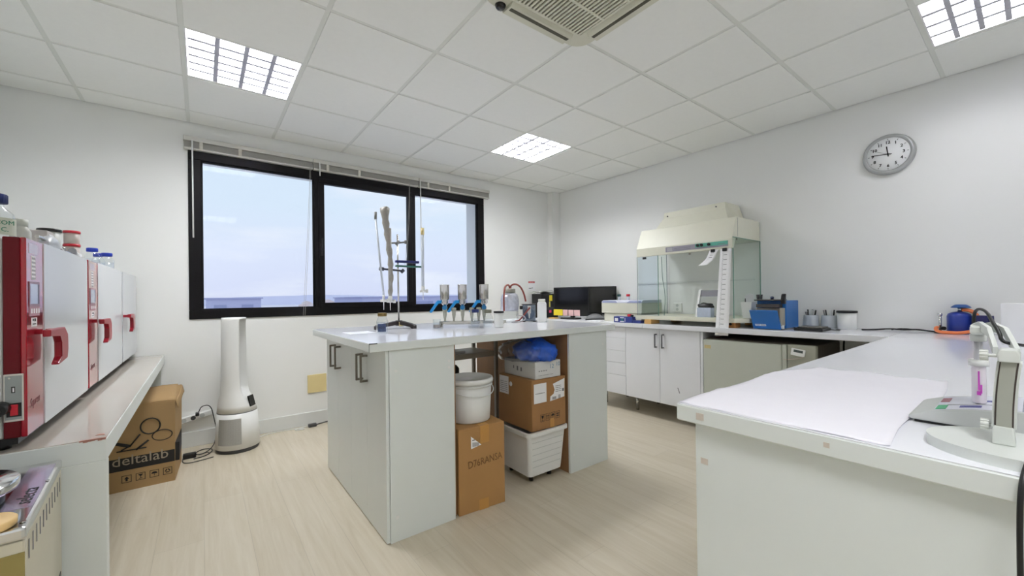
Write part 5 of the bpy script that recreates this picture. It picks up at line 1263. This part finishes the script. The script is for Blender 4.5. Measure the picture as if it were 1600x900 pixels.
# ------------------------------------------------------------------ clock
cy_, cz_ = .665, 2.222
t = thing('wall_clock', 'round silver wall clock with black numerals', 'clock', (XR, cy_, cz_))
Mk2 = frame((XR, cy_, cz_), '-x')
mb = MB(); mb.lathe([(.118, .03), (.122, .037), (.135, .04), (.146, .03), (.149, .012), (.147, 0), (0, 0)], M=Mk2, seg=64); mb.lathe([(0, .0), (.12, 0), (.12, .032), (0, .032)], M=Mk2, seg=64); obj('clock_case', mb, SILVER, t)
mb = MB(); mb.lathe([(0, .0325), (.1195, .0325), (.1195, .0335), (0, .0335)], M=Mk2, seg=64); fc = obj('clock_face', mb, CLOCKFACE, t)
for k in range(1, 13):
    a = PI/2-2*PI*k/12; text('numeral', str(k), .029, Mk2 @ Matrix.Translation((.086*math.cos(a), .086*math.sin(a), .0338)), INK, fc, align='CENTER', bold=.0009)
mb = MB()
for k in range(12):
    a = 2*PI*k/12; mb.box(.103, .112, -.0015, .0015, .0335, .0342, M=Mk2 @ Matrix.Rotation(a, 4, 'Z'))
obj('minute_marks', mb, INK, fc)
ha = PI/2-2*PI*(11.77/12); ma = PI/2-2*PI*(45.8/60); sa = PI/2-2*PI*(49.5/60)
mb = MB(); mb.box(-.018, .058, -.0032, .0032, .035, .036, M=Mk2 @ Matrix.Rotation(ha, 4, 'Z')); obj('hour_hand', mb, INK, t)
mb = MB(); mb.box(-.022, .092, -.0026, .0026, .037, .038, M=Mk2 @ Matrix.Rotation(ma, 4, 'Z')); obj('minute_hand', mb, INK, t)
mb = MB(); mb.box(-.02, .09, -.0007, .0007, .0385, .039, M=Mk2 @ Matrix.Rotation(sa, 4, 'Z')); mb.lathe([(0, .0335), (.006, .0335), (.006, .0395), (0, .0395)], M=Mk2, seg=16); obj('second_hand', mb, INK, t)

# ------------------------------------------------------------------ peninsula
PZ = .92
t = thing('peninsula_bench', 'white peninsula bench in the right foreground covered partly with paper', 'bench', (2.2, .1, 0))
mb = MB(); mb.box(.975, 3.438, -.5, .575, .877, PZ-.0015, .003); obj('worktop_core', mb, LAM, t)
mb = MB(); mb.box(3.439, XR-.002, -.5, .575, .877, PZ-.0015, .003); obj('worktop_core', mb, LAM, t)
mb = MB(); mb.box(.977, 3.437, -.5, .573, PZ-.0016, PZ); obj('worktop', mb, LAMTOP, t, label='glossy white worktop surface')
mb = MB(); mb.box(3.44, XR-.002, -.5, .577, PZ-.0016, PZ); obj('worktop', mb, LAMTOP, t)
mb = MB(); mb.box(.995, 1.013, -.5, .535, .004, .877, .001); obj('end_panel', mb, LAM, t)
mb = MB(); mb.box(1.013, 3.3, .517, .536, .004, .877); obj('long_panel', mb, LAM, t)
mb = MB(); mb.box(3.3, 4.04, -.5, -.48, .004, .877); mb.box(1.013, 3.3, -.5, -.48, .004, .877); obj('long_panel', mb, LAM, t)
M = frame((.975, 0, 0), '-x')
for a, b, c_, d in ((-.522, -.503, .889, .906), (-.262, -.252, .895, .905), (-.02, -.008, .89, .908)):
    mb = MB(); mb.box(a, b, c_, d, 0, .0006, M=M); obj('tape_residue', mb, mat('tape_residue', (206, 196, 186), .6, var=.1, scale=200), t)
mb = MB(); mb.box(-.522, -.504, .775, .79, 0, .0006, M=frame((.995, 0, 0), '-x')); obj('tape_residue', mb, mat('tape_residue', (206, 196, 186), .6), t)
# table paper
def pf(u_, v_):
    x = .985+ .845*u_ - .01*math.sin(v_*4)*u_; yt = .572-.065*max(0, (u_-.75)/.25)+.006*math.sin(u_*11); yb = .165+.01*math.sin(u_*7)
    y = yb+(yt-yb)*v_
    from mathutils import noise
    z = PZ+.0012+.007*max(0, noise.noise(Vector((x*6, y*7, 0))))+.004*max(0, noise.noise(Vector((x*17, y*15, 3))))
    if v_ < .02: z += .003
    return Vector((x, y, z))
mb = MB(); mb.sheet(pf, 44, 26, .0008); single('table_paper', mb, PAPERSHEET, 'wrinkled white paper sheet spread on the peninsula', 'paper', (1.4, .37, PZ))

# pH meter
t = thing('ph_meter', 'light grey wedge shaped meter with printed key panel on the peninsula', 'laboratory meter', (1.3, .06, PZ))
mx0, mx1 = 1.218, 1.405
yA = .172
prof = [(yA, PZ+.006), (yA+.004, PZ+.012), (yA-.003, PZ+.018), (yA-.035, PZ+.030), (yA-.09, PZ+.042), (yA-.15, PZ+.05), (-.06, PZ+.052), (-.085, PZ+.045), (-.085, PZ+.006)]
mb = MB(); mb.prism(prof, mx0, mx1, 'x', bev=.003); bd = obj('meter_case', mb, LGREY, t)
mb = MB(); mb.box(mx0+.006, mx1-.006, -.08, yA-.006, PZ+.0006, PZ+.0058); obj('meter_foot', mb, BLACK, t)
def toppt(y): 
    for (a, za), (b, zb) in zip(prof[1:-2], prof[2:-1]):
        if b <= y <= a: return za+(zb-za)*(a-y)/(a-b)
    return PZ+.05
mb = MB(); ys_ = [yA-.035-.0125*k for k in range(11)]
mb.loft([[(x, y, toppt(y)+dz) for x, dz in ((mx0+.012, .0002), (mx1-.012, .0002), (mx1-.012, .001), (mx0+.012, .001))] for y in ys_], smooth=False); kp = obj('key_panel', mb, mat('key_panel_white', (212, 214, 226), .35), t)
def pad(x0_, x1_, ya_, yb_, m_, nm, h_=.0018):
    mb = MB(); mb.loft([[(x, y, toppt(y)+dz) for x, dz in ((x0_, .0008), (x1_, .0008), (x1_, h_), (x0_, h_))] for y in (ya_, (ya_+yb_)/2, yb_)], smooth=False); obj(nm, mb, m_, kp)
pad(mx0+.014, mx0+.06, yA-.037, yA-.052, GREEN, 'green_logo'); pad(mx0+.1, mx0+.15, yA-.036, yA-.05, mat('maroon_mark', (150, 90, 104), .5), 'red_mark')
pad(mx0+.03, mx0+.05, yA-.07, yA-.10, mat('navy_mark', (70, 72, 140), .5), 'blue_mark'); pad(mx0+.1, mx0+.115, yA-.085, yA-.12, mat('navy_mark', (70, 72, 140), .5), 'blue_mark')
pad(mx0+.06, mx0+.066, yA-.05, yA-.14, FAINT, 'grey_mark')
mb = MB(); mb.loft([[(x, y, toppt(y)+dz) for x, dz in ((mx0+.012, .0002), (mx1-.012, .0002), (mx1-.012, .0016), (mx0+.012, .0016))] for y in (.02, -.02, -.05)], smooth=False); obj('display_window', mb, mat('display_blue_grey', (168, 174, 190), .2), t)
# electrode stand
t = thing('electrode_stand', 'light grey electrode stand with jointed arm at the right edge', 'lab stand', (1.09, 0, PZ))
mb = MB(); P = []
for k in range(25):
    a = math.radians(-90+ -180*k/24 + 180) if False else math.radians(180*k/24)
    P.append((1.095+.097*math.cos(a), .02+.112*math.sin(a)))
P += [(.998, -.16), (1.192, -.16)]
mb.prism(P, PZ, PZ+.018, 'z', bev=.004); obj('base_plate', mb, mat('stand_grey_white', (214, 218, 214), .4), t)
mb = MB(); mb.prism([(.025, PZ+.018), (.051, PZ+.018), (.05, PZ+.045), (.048, PZ+.05), (.027, PZ+.05)], 1.075, 1.112, 'x', bev=.002); obj('column_socket', mb, mat('stand_grey_white', (214, 218, 214), .4), t)
mb = MB(); rings = []
for k in range(9):
    q = k/8; z = PZ+.045+.118*q; o_ = .0015*math.sin(q*PI); yc = .0375-.007*q+o_
    rings.append([(x, yc+s_, z) for x, s_ in ((1.076, -.0085), (1.076, .0085), (1.112, .0085), (1.112, -.0085))])
mb.loft(rings, smooth=False); cl = obj('column', mb, mat('column_grey', (164, 166, 156), .4), t)
for s_ in (-1, 1):
    mb = MB(); rings = []
    for k in range(9):
        q = k/8; z = PZ+.047+.112*q; o_ = .0015*math.sin(q*PI); yc = .0375-.007*q+o_+s_*.0095
        rings.append([(x, yc+d_, z) for x, d_ in ((1.078, -.001), (1.078, .001), (1.108, .001), (1.108, -.001))])
    mb.loft(rings, smooth=False); obj('column_groove', mb, mat('groove_brown', (66, 56, 52), .5), cl)
mb = MB()
for k in range(2):
    s_ = 1 if k == 0 else -1
    rings = []
    for q_ in range(9):
        q = q_/8; z = PZ+.047+.112*q; o_ = .0015*math.sin(q*PI); yc = .0375-.007*q+o_+s_*.012
        rings.append([(x, yc+d_, z) for x, d_ in ((1.08, -.0015), (1.08, .0015), (1.115, .0015), (1.115, -.0015))])
    mb.loft(rings, smooth=False)
obj('column_rail', mb, mat('stand_grey_white', (214, 218, 214), .4), cl)
mb = MB(); mb.prism([(.019, PZ+.160), (.042, PZ+.160), (.044, PZ+.172), (.041, PZ+.181), (.021, PZ+.181), (.018, PZ+.172)], 1.07, 1.118, 'x', bev=.002); obj('elbow_block', mb, mat('stand_grey_white', (214, 218, 214), .4), t)
ap = [Vector((1.10, .034, PZ+.174)), Vector((1.16, .046, PZ+.205)), Vector((1.22, .062, PZ+.212)), Vector((1.262, .073, PZ+.206))]
mb = MB()
for s_ in (-.012, .012):
    pts = [p+Vector((0, s_*(1-.5*i/3), 0)) for i, p in enumerate(ap)]
    rings = []
    for i, p in enumerate(pts): rings.append([p+Vector((0, a, b)) for a, b in ((-.003, -.008), (.003, -.008), (.003, .008), (-.003, .008))])
    mb.loft(rings, smooth=False)
mb.box(1.2, 1.27, .058, .083, PZ+.196, PZ+.212, .003); obj('arm', mb, mat('stand_grey_white', (214, 218, 214), .4), t)
mb = MB(); mb.box(1.268, 1.296, .066, .087, PZ+.19, PZ+.212, .003); obj('electrode_clip', mb, mat('stand_grey_white', (214, 218, 214), .4), t)
for zz, xx in ((PZ+.168, 1.09), (PZ+.047, 1.09)):
    mb = MB(); mb.cyl((xx, .045, zz), (xx, .056, zz), .003, seg=10); mb.cyl((xx, .054, zz), (xx, .064, zz), .0085, seg=14)
    for k in range(10):
        a = 2*PI*k/10; mb.box(-.0012, .0012, .054, .064, .0082, .0095, M=Matrix.Translation((xx, 0, zz)) @ Matrix.Rotation(a, 4, 'Y'))
    obj('thumb_screw', mb, mat('knob_white', (220, 222, 218), .4), t)
# electrode
ex, ey = 1.297, .0775
t = thing('glass_electrode', 'clear probe with magenta marking held above the grey meter', 'electrode', (ex, ey, PZ+.05))
mb = MB(); mb.cyl((ex, ey, PZ+.04+.012), (ex-.004, ey, PZ+.18), .0065, seg=18); obj('probe_tube', mb, mat('probe_clear_grey', (190, 190, 196), .12, var=.1), t)
mb = MB(); mb.lathe([(.0095, .0), (.0108, .003), (.0104, .078), (.0104, .083)], (ex, ey, PZ+.0455), seg=24, open_ends=True); mb.lathe([(.0085, .002), (.0085, .08)], (ex, ey, PZ+.0455), seg=24, open_ends=True); obj('storage_tube', mb, mat('milky_tube', (226, 218, 226), .15), t)
mb = MB(); mb.lathe([(.0104, .078), (.0145, .078), (.0145, .091), (.0104, .091), (0, .091)], (ex, ey, PZ+.0455), seg=24); obj('collar', mb, WHITEP, t)
mb = MB(); mb.lathe([(0, .175), (.011, .175), (.012, .178), (.012, .19), (0, .19)], (ex-.004, ey, PZ), seg=20); obj('probe_cap', mb, LGREY, t)
vd = Vector((-ex, -ey, 0)).normalized(); rt = Vector((vd.y, -vd.x, 0))*-1
Mv = frame2((ex+vd.x*.0112, ey+vd.y*.0112, PZ+.085), (0, -1, 0), (0, 0, 1)); mb = MB(); mb.box(-.0012, .0012, -.012, .028, 0, .0006, M=Mv); mb.box(-.003, .003, -.022, -.014, 0, .0006, M=Mv); mb.box(.002, .0045, -.018, .0, 0, .0006, M=Mv); obj('magenta_marking', mb, MAGENTA, t)
single('electrode_cable', MB().tube([(1.288, .083, PZ+.208), (1.288, .082, PZ+.235), (1.27, .075, PZ+.245), (1.235, .062, PZ+.24), (1.20, .054, PZ+.222), (1.15, .043, PZ+.204), (1.12, .04, PZ+.19), (1.13, .024, PZ+.186), (1.17, .005, PZ+.18), (1.2, -.03, PZ+.15), (1.22, -.1, PZ+.06)], .0028), BLACK, 'black electrode cable arching over the stand arm', 'cable', (1.2, .04, PZ+.2))
single('hanging_cable', MB().tube([(1.03, .045-.04, PZ+.0195), (1.0, .012, PZ+.02), (.966, .018, PZ-.01), (.958, .02, PZ-.06), (.957, .02, PZ-.2), (.962, .012, PZ-.42), (.965, .0, PZ-.55)], .0035), BLACK, 'black cable hanging over the peninsula edge', 'cable', (.97, .01, PZ))

# gas canister and burner
cx_, cy_ = 3.99, .32
t = thing('gas_canister', 'dark blue gas canister with blue valve knob at the back of the bench', 'gas canister', (cx_, cy_, PZ))
mb = MB(); mb.lathe([(0, 0), (.052, 0), (.056, .004), (.058, .012), (.058, .115), (.052, .132), (.035, .142), (.014, .147), (0, .147)], (cx_, cy_, PZ), seg=36); obj('cylinder', mb, BLUECAN, t)
mb = MB(); mb.cyl((cx_, cy_-.005, PZ+.146), (cx_, cy_-.005, PZ+.178), .013, seg=14); obj('valve_neck', mb, CHROME, t)
mb = MB(); mb.lathe([(.012, .178), (.03, .178), (.045, .172), (.048, .175), (.032, .19), (.022, .194), (0, .194)], (cx_, cy_-.008, PZ), seg=28); obj('valve_knob', mb, mat('valve_knob_blue', (38, 84, 150), .4), t)
mb = MB(); mb.tube([(cx_-.01, cy_-.015, PZ+.16), (cx_-.01, cy_-.04, PZ+.158), (cx_-.015, cy_-.065, PZ+.145), (cx_-.02, cy_-.08, PZ+.12)], .012, seg=10); ho = obj('orange_hose', mb, ORANGE, t)
t2 = thing('gas_regulator', 'dark blue regulator block beside the gas canister', 'regulator', (cx_-.03, cy_-.1, PZ))
mb = MB(); mb.box(cx_-.06, cx_+.0, cy_-.13, cy_-.06, PZ+.06, PZ+.125, .006, 2); mb.cyl((cx_-.03, cy_-.13, PZ+.1), (cx_-.03, cy_-.15, PZ+.1), .024, seg=16); mb.cyl((cx_-.03, cy_-.09, PZ), (cx_-.03, cy_-.09, PZ+.06), .02, seg=16); mb.box(cx_-.07, cx_+.02, cy_-.13, cy_-.05, PZ, PZ+.012, .003); obj('regulator_body', mb, BLUEDARK, t2)
bx, byy = 3.96, .405
t = thing('bunsen_burner', 'small steel gas burner with black knob and orange hose', 'burner', (bx, byy, PZ))
mb = MB(); mb.lathe([(0, 0), (.03, 0), (.032, .006), (.012, .014), (0, .014)], (bx, byy, PZ), seg=24); obj('base', mb, DARKGREY, t)
mb = MB(); mb.cyl((bx, byy, PZ+.012), (bx, byy, PZ+.125), .008, seg=14); mb.cyl((bx, byy, PZ+.118), (bx, byy, PZ+.136), .0115, seg=14); obj('burner_tube', mb, CHROME, t)
mb = MB(); mb.cyl((bx-.01, byy-.008, PZ+.035), (bx-.03, byy-.022, PZ+.035), .012, seg=12); obj('gas_knob', mb, BLACK, t)
mb = MB(); mb.tube([(bx-.012, byy+.012, PZ+.04), (bx-.035, byy+.02, PZ+.03), (bx-.06, byy-.0, PZ+.011), (bx-.075, byy-.05, PZ+.011), (bx-.07, byy-.10, PZ+.011), (bx-.05, byy-.15, PZ+.025), (bx-.04, byy-.175, PZ+.05)], .0105, seg=10); obj('orange_hose', mb, ORANGE, t)
# paper roll
t = thing('paper_roll', 'tall white paper towel roll at the right edge of the bench', 'paper roll', (3.36, .02, PZ))
mb = MB(); mb.lathe([(.022, 0), (.1, 0), (.101, .002), (.101, .212), (.1, .214), (.022, .214)], (3.36, .02, PZ), seg=48); obj('paper_winding', mb, PAPER, t)
mb = MB(); mb.lathe([(.0185, 0), (.0215, 0), (.0215, .216), (.0185, .216), (.0185, 0)], (3.36, .02, PZ), seg=24, open_ends=True); obj('card_core', mb, CARD, t)

# ------------------------------------------------------------------ world and lights
wd = bpy.data.worlds.new('sky'); S.world = wd; wd.use_nodes = True
nt = wd.node_tree; N = nt.nodes; L = nt.links
bg = N['Background']
tc = N.new('ShaderNodeTexCoord'); sp = N.new('ShaderNodeSeparateXYZ'); L.new(tc.outputs['Generated'], sp.inputs[0])
rp = N.new('ShaderNodeValToRGB'); e = rp.color_ramp.elements
e[0].position = 0.; e[0].color = lin((220, 222, 243)); e[1].position = 1.; e[1].color = lin((190, 216, 248))
for p_, c_ in ((.02, (222, 226, 247)), (.10, (228, 234, 251)), (.2, (224, 237, 250)), (.4, (221, 235, 250))):
    x = e.new(p_); x.color = lin(c_)
L.new(sp.outputs['Z'], rp.inputs['Fac'])
mp = N.new('ShaderNodeMapping'); mp.inputs['Scale'].default_value = (1.6, 1.6, 7.); L.new(tc.outputs['Generated'], mp.inputs['Vector'])
nz = N.new('ShaderNodeTexNoise'); nz.inputs['Scale'].default_value = 1.7; nz.inputs['Detail'].default_value = 7; nz.inputs['Roughness'].default_value = .55
L.new(mp.outputs['Vector'], nz.inputs['Vector'])
r2 = N.new('ShaderNodeValToRGB'); r2.color_ramp.elements[0].position = .47; r2.color_ramp.elements[1].position = .72
L.new(nz.outputs['Fac'], r2.inputs['Fac'])
mx = N.new('ShaderNodeMix'); mx.data_type = 'RGBA'; L.new(r2.outputs['Color'], mx.inputs['Factor'])
L.new(rp.outputs['Color'], mx.inputs['A']); mx.inputs['B'].default_value = lin((244, 246, 253))
L.new(mx.outputs['Result'], bg.inputs['Color']); bg.inputs['Strength'].default_value = 1.1

S.view_settings.view_transform = 'Standard'; S.view_settings.look = 'None'; S.view_settings.gamma = 1.0
S.view_settings.use_curve_mapping = False; S.view_settings.exposure = 0.0
S.cycles.use_denoising = True
try: S.cycles.denoiser = 'OPENIMAGEDENOISE'
except Exception: pass
S.cycles.max_bounces = 10; S.cycles.diffuse_bounces = 6; S.cycles.transparent_max_bounces = 16
S.cycles.sample_clamp_indirect = 8.; S.cycles.caustics_reflective = False; S.cycles.caustics_refractive = False
